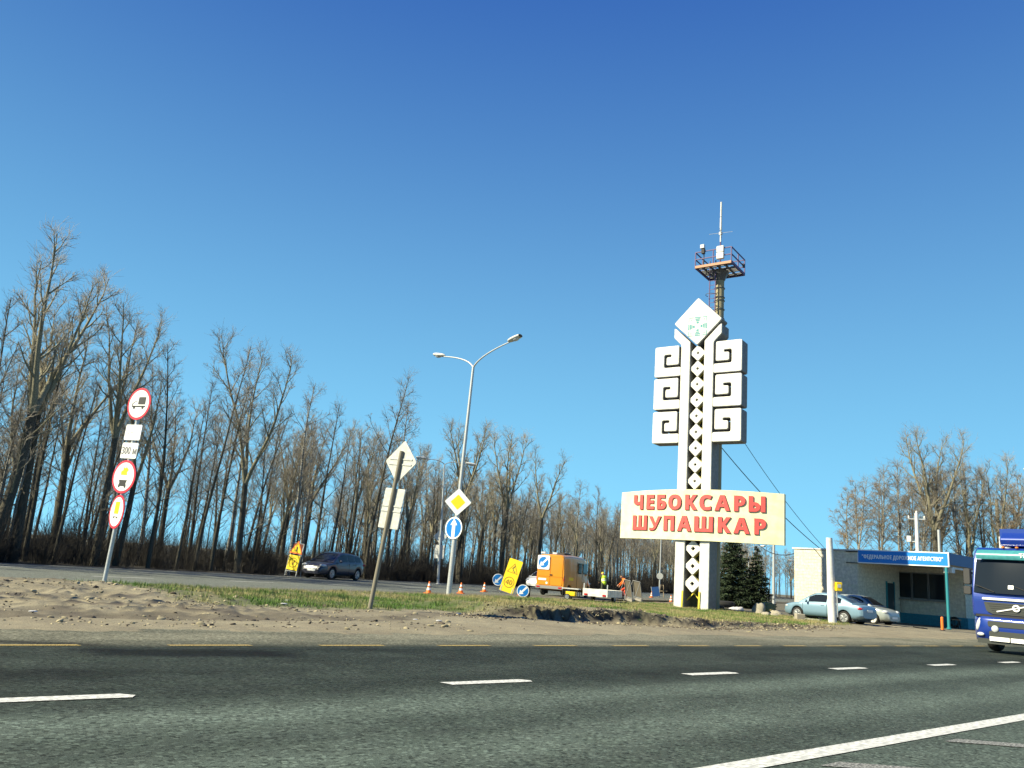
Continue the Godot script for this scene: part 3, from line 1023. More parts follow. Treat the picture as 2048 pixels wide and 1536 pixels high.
func build_signs() -> void:
	# post with five signs on the far edge of the median
	var f := -D2
	var t := thing("sign_post", "leaning grey post carrying three red ringed signs and two white plates by the sandy verge", "road sign", Vector3(6.97, 0.0, -24.48), ang(f))
	t.rotation.z = -0.026
	var g := G.new()
	g.tube([Vector3(0, -0.2, -0.07), Vector3(0, 5.5, -0.07)], [0.055, 0.055], 10)
	obj("post", g, M.zinc, t)
	var o := disc_plate(t, "no_lorries_sign", 0.475, 5.10, 0.0, M.sign_red, M.sign_white)
	decal_prism(o, "lorry_symbol", [rect(-0.03, 5.08, 0.27, 5.30), rect(-0.27, 5.0, 0.29, 5.045), poly([-0.28, 5.045, -0.28, 5.10, -0.18, 5.17, -0.07, 5.17, -0.07, 5.15, -0.17, 5.15, -0.25, 5.09, -0.25, 5.045]), ngon(0.045, 14, -0.17, 4.985), ngon(0.045, 14, 0.19, 4.985)], 0.005, M.ink)
	o = plate(t, "blank_plate", rounded(rect(-0.33, 4.03, 0.33, 4.48), 0.04, 3), 0.0, M.sign_white)
	decal_prism(o, "faded_marks", [rect(-0.12, 4.25, 0.0, 4.27), rect(0.05, 4.18, 0.14, 4.195), rect(-0.2, 4.20, -0.17, 4.24)], 0.003, M.ink_soft)
	o = plate(t, "distance_plate", rounded(rect(-0.33, 3.50, 0.33, 3.95), 0.04, 3), 0.0, M.sign_white)
	var tx := obj("lettering", text("300 м", 0.21, 0.004), M.ink_mid, o)
	tx.position = Vector3(0.0, 3.72, 0.004)
	tx.scale = Vector3(0.80, 1, 1)
	o = disc_plate(t, "no_dangerous_load_sign", 0.475, 2.97, 0.0, M.sign_red, M.sign_white)
	decal_prism(o, "yellow_burst", [poly([-0.13, 3.02, 0.13, 3.02, 0.10, 3.10, 0.16, 3.17, 0.06, 3.25, 0.0, 3.21, -0.08, 3.25, -0.06, 3.16, -0.14, 3.12])], 0.005, M.lemon)
	decal_prism(o, "black_vehicle", [poly([-0.17, 2.88, 0.17, 2.88, 0.13, 2.79, 0.17, 2.70, -0.17, 2.70, -0.13, 2.79]), rect(-0.15, 2.66, -0.09, 2.71), rect(0.09, 2.66, 0.15, 2.71)], 0.005, M.ink)
	var turned := Node3D.new()
	turned.name = "no_explosives_sign"
	t.add_child(turned)
	turned.rotation.y = -0.28
	o = disc_plate(turned, "disc", 0.475, 1.98, 0.0, M.sign_red, M.sign_white)
	decal_prism(turned, "yellow_panel", [rect(-0.15, 1.92, 0.15, 2.26)], 0.005, M.lemon)
	decal_prism(turned, "vehicle_line", [rect(-0.17, 1.82, 0.17, 1.845), rect(-0.13, 1.79, -0.07, 1.82), rect(0.07, 1.79, 0.13, 1.82)], 0.006, M.ink)
	# leaning post seen from behind
	t = thing("sign_post", "leaning rusty post with a diamond and a tall plate seen from behind on the grass", "road sign", Vector3(11.52, 0.02, -17.81), ang(Vector2(0.98, -0.2)))
	t.basis = Basis(Vector3(0.66, 0, -0.75).normalized(), 0.09) * t.basis
	g = G.new()
	g.tube([Vector3(0, -0.3, -0.07), Vector3(0, 4.05, -0.07)], [0.06, 0.055], 10)
	obj("post", g, M.rust_pole, t)
	o = plate(t, "diamond_plate", rounded(poly([0, 3.20, 0.575, 3.775, 0, 4.35, -0.575, 3.775]), 0.06, 3), 0.0, M.sign_white)
	g = G.new()
	g.prism(rounded(poly([0, 3.205, 0.57, 3.775, 0, 4.345, -0.57, 3.775]), 0.06, 3), -0.026, -0.02)
	for y in [3.70, 3.84]: g.box(Vector3(0, y, -0.032), Vector3(0.82, 0.035, 0.022))
	obj("back", g, M.sign_back, o)
	o = plate(t, "tall_plate", rounded(rect(-0.36, 2.02, 0.36, 3.06), 0.04, 3), 0.0, M.sign_white)
	g = G.new()
	g.prism(rounded(rect(-0.355, 2.025, 0.355, 3.055), 0.04, 3), -0.026, -0.02)
	for y in [2.47, 2.60]: g.box(Vector3(0, y, -0.032), Vector3(0.70, 0.035, 0.022))
	obj("back", g, M.sign_back, o)
	# near lamp with its two signs
	double_lamp("tall grey twin arm street lamp on the grass, nearest to the road", Vector3(21.78, 0.03, -27.86), 10.1, Vector2(-0.07, -2.3), Vector2(0.07, 2.3), 0.85, 0.85, Vector3(0.10, 0, 0.13), "twin arm street lamps")
	t = thing("priority_sign", "white diamond sign with yellow centre bolted to the near lamp post", "road sign", Vector3(21.82, 0.03, -27.81), ang(Vector2(-0.78, 0.62)))
	t.rotation.z = 0.0
	g = G.new()
	g.prism(rounded(poly([0, 3.36, 0.60, 3.96, 0, 4.56, -0.60, 3.96]), 0.06, 3), 0.105, 0.125)
	o = obj("plate", g, M.sign_white, t)
	decal_prism(o, "yellow_field", [rounded(poly([0, 3.62, 0.335, 3.955, 0, 4.29, -0.335, 3.955]), 0.03, 2)], 0.126, M.sign_yellow)
	g = G.new()
	g.bar(Vector3(-0.12, 3.96, 0.09), Vector3(0.12, 3.96, 0.09), 0.05, 0.03)
	obj("clamp", g, M.zinc, t)
	t = thing("ahead_only_sign", "blue disc with white upward arrow bolted to the near lamp post", "road sign", Vector3(21.80, 0.03, -27.84), ang(Vector2(-0.977, 0.21)))
	o = disc_plate(t, "disc", 0.475, 2.83, 0.125, M.sign_white, M.sign_blue, 0.88)
	decal_prism(o, "arrow_symbol", [poly([-0.085, 2.42, 0.085, 2.42, 0.085, 2.96, 0.19, 2.96, 0.0, 3.24, -0.19, 2.96, -0.085, 2.96])], 0.130, M.sign_white)
	g = G.new()
	g.bar(Vector3(-0.12, 2.83, 0.09), Vector3(0.12, 2.83, 0.09), 0.05, 0.03)
	obj("clamp", g, M.zinc, t)
	# far lamp and the signs on it, seen from behind
	double_lamp("slender twin arm street lamp at the forest edge behind the cones", Vector3(35.0, 0.0, -46.1), 8.4, Vector2(-1.2, -0.75), Vector2(1.3, 0.9), 0.30, 0.22, Vector3(-0.2, 0, -0.3), "twin arm street lamps")
	t = thing("diamond_sign", "small pale diamond plate seen from behind on the far lamp post", "road sign", Vector3(34.9, 0.0, -46.25), ang(Vector2(0.8, -0.6)))
	plate(t, "plate", rounded(poly([0, 2.78, 0.50, 3.28, 0, 3.78, -0.50, 3.28]), 0.05, 3), 0.10, M.white_dim)
	t = thing("rectangular_sign", "pale rectangular plate seen from behind below the small diamond", "road sign", Vector3(34.9, 0.0, -46.22), ang(Vector2(0.85, -0.5)))
	plate(t, "plate", rounded(rect(-0.37, 1.75, 0.37, 2.68), 0.04, 3), 0.10, M.white_dim)
	g = G.new()
	for y in [2.1, 2.25]: g.box(Vector3(0, y, 0.07), Vector3(0.7, 0.03, 0.02))
	obj("stiffener", g, M.zinc, t)
	# thin posts beyond the board
	t = thing("thin_post", "thin grey post with a round pale plate, seen under the name board", "post", Vector3(76.7, 0, -58.9), ang(Vector2(0.8, -0.6)))
	g = G.new()
	g.tube([Vector3(0, -0.1, 0), Vector3(0, 7.0, 0)], [0.09, 0.06], 8)
	obj("pole", g, M.zinc, t)
	disc_plate(t, "round_plate", 0.37, 2.12, -0.08, M.sign_back, M.sign_back)
	t = thing("light_pole", "plain grey light pole between the spruce and the block building", "pole", Vector3(81.0, 0, -46.9))
	g = G.new()
	g.tube([Vector3(0, -0.4, 0), Vector3(0, 8.0, 0)], [0.17, 0.13], 10)
	obj("pole", g, M.zinc, t)
	g = G.new()
	g.tube([Vector3(0, 7.8, 0), Vector3(0.3, 8.5, -0.2), Vector3(1.3, 8.8, -0.8)], [0.05, 0.045, 0.04], 6)
	obj("arm", g, M.zinc, t)
	lamp_head(t, Vector3(1.3, 8.8, -0.8), Vector3(1.0, 0.1, -0.6))
	double_lamp("distant twin arm street lamp half hidden behind the name board and spruce", Vector3(88.0, 0, -54.3), 6.3, Vector2(-1.7, -0.7), Vector2(-0.6, 2.0), 0.3, 0.25, Vector3.ZERO, "twin arm street lamps")
	double_lamp("most distant twin arm street lamp, at the corner of the block building", Vector3(92.5, 0, -49.6), 4.9, Vector2(-1.5, -0.6), Vector2(1.4, 0.8), 0.25, 0.25, Vector3.ZERO, "twin arm street lamps")

# ---------------------------------------------------------------- the road agency building and what stands by it
func facing(b: Node3D, called: String, x: float, z0: float, z1: float, y0: float, y1: float, gap: Array) -> void:   # joined block courses on a wall that looks towards -x
	var r := RandomNumberGenerator.new()
	r.seed = int(absf(z0) * 100)
	var g := G.new()
	g.colored = true
	var y := y0
	var row := 0
	while y < y1 - 0.05:
		var h := minf(0.20, y1 - y) - 0.007
		var z := z0 - (0.20 if row % 2 else 0.0)
		while z < z1:
			var a := maxf(z, z0); var e := minf(z + 0.40, z1) - 0.007
			var cut := false
			for q in gap:
				if y + h * 0.5 > q[2] and y + h * 0.5 < q[3]:
					if a >= q[0] and e <= q[1]: cut = true
					elif a < q[0] and e > q[0]: e = q[0]
					elif a < q[1] and e > q[1]: a = q[1]
			if not cut and e - a > 0.02:
				var k := r.randf_range(0.94, 1.0)
				g.col = Color(k, k * r.randf_range(0.97, 1.0), k * r.randf_range(0.93, 1.0))
				g.box(Vector3(x - 0.02 + r.randf_range(-0.003, 0.003), y + h / 2, (a + e) / 2), Vector3(0.06, h, e - a))
			z += 0.40
		y += 0.20
		row += 1
	var o := obj(called, g, M.brick_v, b)
	o.set_meta("kind", "stuff")

func build_building() -> void:
	M.brick_v = vcol(M.brick.duplicate())
	var t := thing("road_agency_building", "low flat roofed cream block building with blue sign, recessed windows and canopy", "building", Vector3.ZERO)
	var g := G.new()
	# front block (its end wall looks at the traffic), rear part and the recess between
	g.box(Vector3(56.35, 2.05, -25.55), Vector3(11.9, 4.3, 4.20))
	g.box(Vector3(60.0, 2.05, -21.4), Vector3(6.9, 4.3, 4.0))
	obj("wall", g, M.mortar, t)
	facing(t, "facing_blocks", 50.38, -27.64, -23.46, -0.05, 4.15, [])
	facing(t, "facing_blocks", 56.53, -23.44, -19.42, 0.62, 4.0, [[-24.5, -20.52, 1.60, 3.24], [-23.44, -23.2, 0.0, 2.7]])
	# the wall towards the road and the block's flank in the recess
	for w in [[59.9, -19.40, 6.9], [53.4, -23.44, 6.2]]:
		g = G.new()
		g.colored = true
		var r := RandomNumberGenerator.new()
		r.seed = 5
		for row in 14:
			var k := 0
			var x: float = w[0] - w[2] / 2
			while x < w[0] + w[2] / 2 - 0.05:
				var l := minf(0.62 if not (k == 0 and row % 2) else 0.31, w[0] + w[2] / 2 - x)
				var c := r.randf_range(0.94, 1.0)
				g.col = Color(c, c, c * 0.97)
				g.box(Vector3(x + l / 2, -0.05 + 0.3 * row + 0.144, w[1] + 0.012), Vector3(l - 0.012, 0.288, 0.05))
				x += l; k += 1
		var fo := obj("facing_blocks", g, M.brick_v, t)
		fo.set_meta("kind", "stuff")
	g = G.new()
	g.box(Vector3(56.35, 4.235, -25.55), Vector3(12.15, 0.09, 4.45))
	obj("parapet_cap", g, M.white_dim, t)
	g = G.new()
	g.box(Vector3(60.1, 4.24, -21.3), Vector3(7.2, 0.11, 4.1))
	obj("roof", g, M.roof, t)
	g = G.new()
	g.box(Vector3(56.46, 0.30, -21.42), Vector3(0.14, 0.66, 4.06))
	g.box(Vector3(59.9, 0.30, -19.34), Vector3(6.9, 0.66, 0.12))
	obj("plinth", g, M.plinth, t)
	# windows in the recess: three lights in one band
	for k in 3:
		var z0 := -23.62 + 1.045 * k
		var wd := Node3D.new()
		wd.name = "window"
		t.add_child(wd, true)
		g = G.new()
		g.box(Vector3(56.44, 2.42, z0 + 0.5), Vector3(0.03, 1.60, 1.0))
		obj("pane", g, M.glass_dark, wd)
		for q in [[-0.005, 2.42, 0.07, 1.64], [1.005, 2.42, 0.07, 1.64]]:
			g = G.new()
			g.box(Vector3(56.40, q[1], z0 + q[0] + 0.01), Vector3(0.07, q[3], q[2]))
			obj("frame", g, M.frame_grey, wd)
		for y in [1.60, 3.25]:
			g = G.new()
			g.box(Vector3(56.41, y, z0 + 0.5), Vector3(0.06, 0.06, 0.96))
			obj("frame", g, M.frame_grey, wd)
	g = G.new()
	g.box(Vector3(56.36, 1.53, -22.05), Vector3(0.24, 0.06, 3.3))
	obj("sill", g, M.frame_grey, t)
	var dr := Node3D.new()
	dr.name = "door"
	t.add_child(dr)
	g = G.new()
	g.box(Vector3(54.9, 1.20, -23.36), Vector3(1.0, 2.5, 0.06))
	obj("leaf", g, M.door, dr)
	g = G.new()
	g.box(Vector3(54.35, 1.25, -23.37), Vector3(0.10, 2.6, 0.10))
	g.box(Vector3(55.45, 1.25, -23.37), Vector3(0.10, 2.6, 0.10))
	obj("door_frame", g, M.teal_paint, dr)
	g = G.new()
	g.bar(Vector3(55.2, 1.0, -23.29), Vector3(55.2, 1.3, -23.29), 0.03, 0.03)
	obj("handle", g, M.chrome, dr)
	# canopy with its sign
	g = G.new()
	g.box(Vector3(53.5, 4.12, -20.72), Vector3(5.9, 0.16, 5.3))
	g.box(Vector3(53.5, 3.62, -20.72), Vector3(5.9, 0.05, 5.3))
	obj("canopy_slab", g, M.white_dim, t)
	g = G.new()
	g.box(Vector3(52.65, 3.93, -18.05), Vector3(4.4, 0.66, 0.07))
	obj("canopy_fascia", g, M.blue_fascia, t)
	g = G.new()
	g.box(Vector3(56.6, 3.90, -17.98), Vector3(3.3, 0.60, 0.07), Basis(Vector3.UP, 0.02))
	obj("canopy_fascia", g, M.blue_fascia, t)
	g = G.new()
	g.box(Vector3(52.6, 3.44, -18.12), Vector3(3.6, 0.10, 0.18))
	g.box(Vector3(50.9, 3.30, -18.25), Vector3(0.5, 0.30, 0.45))
	obj("canopy_edge", g, M.white, t)
	var sg := Node3D.new()
	sg.name = "sign"
	t.add_child(sg)
	sg.position = Vector3(50.34, 3.87, -20.72)
	sg.rotation.y = -PI / 2
	g = G.new()
	g.box(Vector3(0, 0, -0.06), Vector3(5.36, 0.83, 0.14))
	obj("sign_frame", g, M.sign_white, sg)
	g = G.new()
	g.box(Vector3(0, 0, 0.012), Vector3(5.24, 0.71, 0.02))
	obj("sign_panel", g, M.blue_sign, sg)
	var tx := obj("lettering", text("\"ФЕДЕРАЛЬНОЕ ДОРОЖНОЕ АГЕНТСТВО\"", 0.235, 0.02), M.sign_white, sg)
	tx.position = Vector3(0.0, 0.0, 0.03)
	var wdt := (tx.mesh as TextMesh).get_aabb().size.x
	tx.scale = Vector3(4.75 / wdt, 1, 1)
	for y in [4.14, 3.45]:
		g = G.new()
		g.box(Vector3(50.28, y, -23.72), Vector3(0.05, 0.05, 0.75))
		obj("sign_bracket", g, M.black, t)
	g = G.new()
	g.tube([Vector3(50.38, -0.1, -18.22), Vector3(50.38, 3.44, -18.22)], [0.085, 0.085], 10)
	obj("canopy_post", g, M.teal_paint, t)
	g = G.new()
	g.lathe([Vector2(0.13, 0.0), Vector2(0.13, 0.06), Vector2(0.09, 0.08)], 10, Transform3D(Basis(), Vector3(50.38, 0, -18.22)))
	obj("post_foot", g, M.teal_paint, t)
	for z in [-22.2, -20.0]:
		g = G.new()
		g.box(Vector3(51.5, 3.57, z), Vector3(0.3, 0.06, 0.3))
		obj("canopy_light", g, M.lamp_glass, t)
	# bollard, hose, bits by the wall
	t = thing("bollard", "orange bollard beside the teal canopy post", "bollard", Vector3(47.17, -0.03, -17.39))
	g = G.new()
	g.lathe([Vector2(0.075, 0), Vector2(0.075, 0.66), Vector2(0.055, 0.70), Vector2(0.0, 0.715)], 12)
	obj("post", g, M.orange, t)
	g = G.new()
	g.lathe([Vector2(0.13, 0), Vector2(0.13, 0.04), Vector2(0.0, 0.045)], 12)
	obj("foot", g, M.black, t)
	g = G.new()
	var pts := []
	var rr := []
	for i in 24:
		pts.append(Vector3(45.4 + 0.085 * i, 0.0 + 0.06 * exp(-i * 0.3), -18.2 + 0.55 * sin(i * 0.21) * (1.0 - i / 40.0))); rr.append(0.035)
	g.tube(pts, rr, 6)
	tag(obj("hose", g, M.rubber), "black hose lying curved on the forecourt by the orange bollard", "hose")
	t = thing("wall_tyre", "black tyre leaning on the blue plinth at the building's corner", "tyre", Vector3(56.1, -0.02, -19.95), -PI / 2)
	tyre(t, 0.34, 0.2, Vector3(0, 0.34, 0.0), Basis(Vector3(1, 0, 0), -0.2))
	t = thing("stool", "small dark stool standing under the canopy by the teal post", "stool", Vector3(54.6, -0.02, -19.3))
	for q in [[-0.17, -0.17], [0.17, -0.17], [0.17, 0.17], [-0.17, 0.17]]:
		g = G.new()
		g.bar(Vector3(q[0], 0, q[1]), Vector3(q[0] * 0.8, 0.5, q[1] * 0.8), 0.035, 0.035)
		obj("leg", g, M.black, t)
	g = G.new()
	g.box(Vector3(0, 0.52, 0), Vector3(0.42, 0.05, 0.42))
	obj("seat", g, M.wood, t)
	# whitewashed pole with its meter box
	t = thing("white_pole", "stout concrete pole whitewashed at the foot before the block building", "pole", Vector3(38.75, -0.03, -19.30))
	t.rotation.x = -0.028
	g = G.new()
	g.tube([Vector3(0, -0.2, 0), Vector3(0, 2.05, 0)], [0.20, 0.185], 14)
	obj("whitewash", g, M.white, t)
	g = G.new()
	g.tube([Vector3(0, 2.0, 0), Vector3(0, 4.12, 0)], [0.182, 0.15], 14)
	obj("shaft", g, M.white_dim, t)
	g = G.new()
	g.bar(Vector3(0.10, 0.35, 0.22), Vector3(0.10, 1.62, 0.22), 0.06, 0.05)
	obj("conduit", g, M.white, t)
	t = thing("meter_box", "small yellow box fixed to the side of the whitewashed pole", "box", Vector3(38.85, 1.55, -19.02), -0.6)
	g = G.new()
	g.prism(rounded(rect(-0.15, 0, 0.15, 0.42), 0.04, 3), -0.1, 0.08, Transform3D(), 0.015)
	obj("case", g, M.sign_yellow, t)
	g = G.new()
	g.box(Vector3(0, 0.24, 0.085), Vector3(0.18, 0.16, 0.012))
	obj("window", g, M.head_glass, t)
	# power poles above the roof
	t = thing("power_pole", "white power pole with crossarm and insulators above the building roof", "pole", Vector3(66.0, 0, -25.9))
	g = G.new()
	g.tube([Vector3(0, 0, 0), Vector3(0, 8.2, 0)], [0.19, 0.13], 10)
	obj("shaft", g, M.white, t)
	g = G.new()
	g.bar(Vector3(-0.25, 7.75, -0.55), Vector3(0.25, 7.75, 0.55), 0.08, 0.08)
	obj("crossarm", g, M.zinc, t)
	for s in [-1.0, 0.0, 1.0]:
		g = G.new()
		g.lathe([Vector2(0.03, 0), Vector2(0.07, 0.05), Vector2(0.05, 0.10), Vector2(0.07, 0.14), Vector2(0.03, 0.22), Vector2(0.0, 0.23)], 8, Transform3D(Basis(), Vector3(0.23 * s, 7.78 if s else 8.18, 0.5 * s)))
		obj("insulator", g, M.insulator, t)
	g = G.new()
	g.box(Vector3(-0.1, 6.2, -0.55), Vector3(0.3, 0.45, 0.3))
	obj("transformer_can", g, M.white_dim, t)
	g = G.new()
	g.bar(Vector3(0, 6.0, 0), Vector3(-0.15, 6.0, -0.7), 0.07, 0.07)
	obj("bracket", g, M.zinc, t)
	g = G.new()
	g.box(Vector3(0.1, 4.75, 0.42), Vector3(0.22, 0.5, 0.2))
	obj("cabinet", g, M.white, t)
	t = thing("thin_mast", "thin grey pipe mast rising behind the white power pole", "pole", Vector3(69.0, 0, -25.4))
	g = G.new()
	g.tube([Vector3(0, 0, 0), Vector3(0, 7.2, 0)], [0.13, 0.11], 8)
	obj("shaft", g, M.zinc, t)
	t = thing("far_pole", "weathered wooden pole with a small lamp above the truck roof", "pole", Vector3(84.7, 0, -25.9))
	g = G.new()
	g.tube([Vector3(0, 0, 0), Vector3(0, 11.5, 0)], [0.22, 0.16], 10)
	obj("shaft", g, M.rust_pole, t)
	g = G.new()
	g.tube([Vector3(0, 11.3, 0), Vector3(0.0, 12.8, 0.1)], [0.03, 0.02], 6)
	obj("spike", g, M.steel_dark, t)
	g = G.new()
	g.tube([Vector3(0, 11.0, 0), Vector3(-0.5, 10.95, -1.2), Vector3(-0.7, 10.9, -1.6)], [0.04, 0.04, 0.04], 6)
	obj("arm", g, M.zinc, t)
	lamp_head(t, Vector3(-0.7, 10.9, -1.6), Vector3(-0.4, -0.05, -1.0))
	g = G.new()
	g.box(Vector3(0.15, 8.4, 0.5), Vector3(0.35, 0.6, 0.35))
	obj("fuse_box", g, M.black, t)
	t = thing("street_lamp", "street lamp head reaching in above the blue truck", "street lamp", Vector3(68.6, 0, -16.2))
	g = G.new()
	g.tube([Vector3(0, 0, 0), Vector3(0, 11.2, 0)], [0.13, 0.07], 10)
	obj("pole", g, M.zinc, t)
	g = G.new()
	g.tube([Vector3(0, 11.1, 0), Vector3(-0.1, 11.5, -0.5), Vector3(-0.4, 11.62, -2.0)], [0.05, 0.045, 0.035], 8)
	obj("arm", g, M.zinc, t)
	lamp_head(t, Vector3(-0.4, 11.62, -2.0), Vector3(-0.2, 0.02, -1.0))
	# cables from the mast to the building
	cable("cable", "upper black cable running from behind the stele to the roof", Vector3(40.95, 12.25, -27.4), Vector3(54.0, 4.32, -27.2), 0.5, 0.018)
	cable("cable", "lower heavier black cable running from behind the stele to the roof", Vector3(40.95, 9.6, -27.3), Vector3(52.6, 4.32, -26.9), 0.35, 0.026)
	cable("cable", "slack black cable between the light pole and the block building", Vector3(60.0, 5.3, -36.5), Vector3(50.4, 3.9, -27.62), 0.5, 0.03)
	# stones, slab, sack and tyre at the end of the grass
	var rub := [
		[Vector3(42.15, 0.0, -25.3), 0.48, M.stone, "pale upright boulder in the rubble, left of the blue sedan", "boulder", 1.25],
		[Vector3(43.1, 0.34, -25.45), 0.60, M.stone_moss, "olive mossy boulder tilted on top of the rubble by the sedan", "boulder", 0.62],
		[Vector3(42.9, 0.0, -24.75), 0.46, M.stone, "pale wedge of stone under the mossy boulder", "stone", 0.75],
		[Vector3(40.2, 0.0, -23.75), 0.27, M.stone, "left of two low pale stones before the rubble", "stone", 0.75],
		[Vector3(40.5, 0.0, -23.4), 0.25, M.stone, "right of two low pale stones before the rubble", "stone", 0.75]]
	for q in rub:
		var o := obj(q[4], boulder(q[1], int(q[0].x * 7), q[5]), q[2])
		o.position = q[0]
		tag(o, q[3], q[4])
	g = G.new()
	g.prism(rounded(rect(-0.21, 0, 0.21, 0.34), 0.03, 2), -0.16, 0.16, Transform3D(), 0.02)
	var blk := obj("concrete_block", g, M.stone, self)
	blk.position = Vector3(38.2, -0.02, -20.7)
	blk.rotation.y = -0.7
	tag(blk, "squared pale block on the grass by the sedan's front wheel", "concrete block")
	var sack := obj("sack", boulder(0.55, 99, 0.42), M.canvas)
	sack.position = Vector3(46.6, -0.02, -29.6)
	sack.scale = Vector3(1.3, 1, 0.8)
	tag(sack, "crumpled white sack lying beside the big tyre and boulders", "sack")
	t = thing("old_tyre", "big worn grey tyre lying flat near the spruces", "tyre", Vector3(47.8, 0.16, -31.6))
	tyre(t, 0.95, 0.42, Vector3(0, 0.08, 0), Basis(Vector3(1, 0, 0), PI / 2))
	t = thing("old_tyre", "dark tyre lying at the foot of the stele's shaded side", "tyre", Vector3(42.6, 0.08, -28.4))
	tyre(t, 0.42, 0.2, Vector3(0, 0.06, 0), Basis(Vector3(1, 0, 0), PI / 2))
	g = G.new()
	g.box(Vector3.ZERO, Vector3(1.5, 0.12, 0.22))
	var kb := obj("kerb_stone", g, M.concrete)
	kb.position = Vector3(39.9, 0.04, -21.2)
	kb.rotation.y = PI / 2 - 0.1
	tag(kb, "grey kerb stone lying under the blue sedan's sill", "kerb stone")

func boulder(r: float, seed_: int, tall: float) -> G:
	var g := G.new()
	var rows := []
	for i in 8:
		var row := PackedVector3Array()
		var el := -0.5 + (PI / 2 + 0.5) * i / 7.0
		for k in 14:
			var a := TAU * k / 14.0
			var q := Vector3(cos(a) * cos(el), sin(el), -sin(a) * cos(el))
			var d := r * (1.0 + 0.5 * fn.get_noise_3d(q.x * 55 + seed_ * 37, q.y * 55, q.z * 55) + 0.15 * fn.get_noise_3d(q.x * 160 + seed_, q.y * 160, q.z * 160))
			# knock the sides flat so that it reads as broken stone
			for cut in [Vector3(0.7, 0.2, 0.6), Vector3(-0.8, 0.3, 0.3), Vector3(0.1, 0.9, -0.3), Vector3(-0.2, 0.5, -0.9)]:
				var cn: Vector3 = cut.normalized()
				var over := q.dot(cn)
				if over > 0.72: d *= 0.72 / over * 1.06
			row.append(Vector3(q.x * d, q.y * d * tall, q.z * d))
		rows.append(row)
	g.grid(rows, true)
	return g

func tyre(parent: Node, r: float, w: float, at: Vector3, b := Basis()) -> void:
	var rows := []
	for i in 13:
		var a := TAU * i / 12.0
		var row := PackedVector3Array()
		for k in 24:
			var th := TAU * k / 24.0
			var rad := r * 0.80 + r * 0.20 * cos(a)
			row.append(at + b * Vector3(rad * cos(th), rad * sin(th), w * 0.5 * signf(sin(a)) * pow(absf(sin(a)), 0.6)))
		rows.append(row)
	var g := G.new()
	g.grid(rows, true)
	obj("tyre", g, M.rubber, parent)

# ---------------------------------------------------------------- vehicles (local +z is forward)
func blob(o: Vector3, r: Vector3, b := Basis(), m := 14) -> G:
	var g := G.new()
	var rows := []
	for i in 9:
		var el := -PI / 2 + PI * i / 8.0
		var row := PackedVector3Array()
		for k in m:
			var a := TAU * k / m
			row.append(o + b * Vector3(r.x * cos(a) * cos(el), r.y * sin(el), -r.z * sin(a) * cos(el)))
		rows.append(row)
	g.grid(rows, true)
	return g

func wheel(parent: Node3D, at: Vector3, r: float, w: float, side: float, rim_m: Material) -> void:
	var n := Node3D.new()
	n.name = "wheel"
	parent.add_child(n, true)
	var b := Basis(Vector3.UP, PI / 2)
	tyre(n, r, w, at, b)
	var g := G.new()
	var xf := Transform3D(Basis(Vector3(0, 0, 1), -PI / 2 * side), at)
	g.lathe([Vector2(r * 0.68, w * 0.30), Vector2(r * 0.68, w * 0.44), Vector2(r * 0.60, w * 0.46), Vector2(r * 0.56, w * 0.36), Vector2(0.0, w * 0.36)], 20, xf)
	for k in 6:
		var a := TAU * k / 6.0
		g.bar(at + Vector3(side * w * 0.40, 0, 0), at + Vector3(side * w * 0.42, r * 0.6 * cos(a), r * 0.6 * sin(a)), r * 0.16, 0.03)
	g.lathe([Vector2(r * 0.16, w * 0.36), Vector2(r * 0.14, w * 0.47), Vector2(0.0, w * 0.48)], 12, xf)
	obj("rim", g, rim_m, n)

func body_row(sp: Dictionary, s: float) -> PackedVector3Array:
	var hw: float = sp.W / 2.0 * keyed(sp.plan, s)
	var deck := keyed(sp.deck, s)
	var yb: float = keyed(sp.under, s)
	var ya := 0.0
	for ws in sp.axles:
		var ra: float = sp.r + 0.055
		var d: float = absf(s - ws)
		if d < ra: ya = sp.r + sqrt(ra * ra - d * d)
	var y3 := minf(maxf(0.50, ya + 0.03), deck - 0.10)
	var y2 := minf(maxf(yb + 0.07, ya), y3 - 0.02)
	var y1 := maxf(yb, minf(ya, y2))
	var half := []
	if sp.get("boxy", false):
		half = [Vector2(0, yb), Vector2(0.70 * hw, y1), Vector2(0.97 * hw, y2), Vector2(hw, y3), Vector2(0.995 * hw, lerpf(y3, deck, 0.4)), Vector2(0.935 * hw, deck - 0.24), Vector2(0.86 * hw, deck - 0.08), Vector2(0.72 * hw, deck - 0.01), Vector2(0, deck + 0.02)]
	else:
		half = [Vector2(0, yb), Vector2(0.70 * hw, y1), Vector2(0.965 * hw, y2), Vector2(hw, y3), Vector2(0.995 * hw, lerpf(y3, deck - 0.05, 0.55)), Vector2(0.965 * hw, deck - 0.055), Vector2(0.90 * hw, deck - 0.012), Vector2(0.75 * hw, deck), Vector2(0, deck + 0.03)]
	var row := PackedVector3Array()
	for q in half: row.append(Vector3(q.x, q.y, s))
	for i in range(half.size() - 2, 0, -1): row.append(Vector3(-half[i].x, half[i].y, s))
	return row

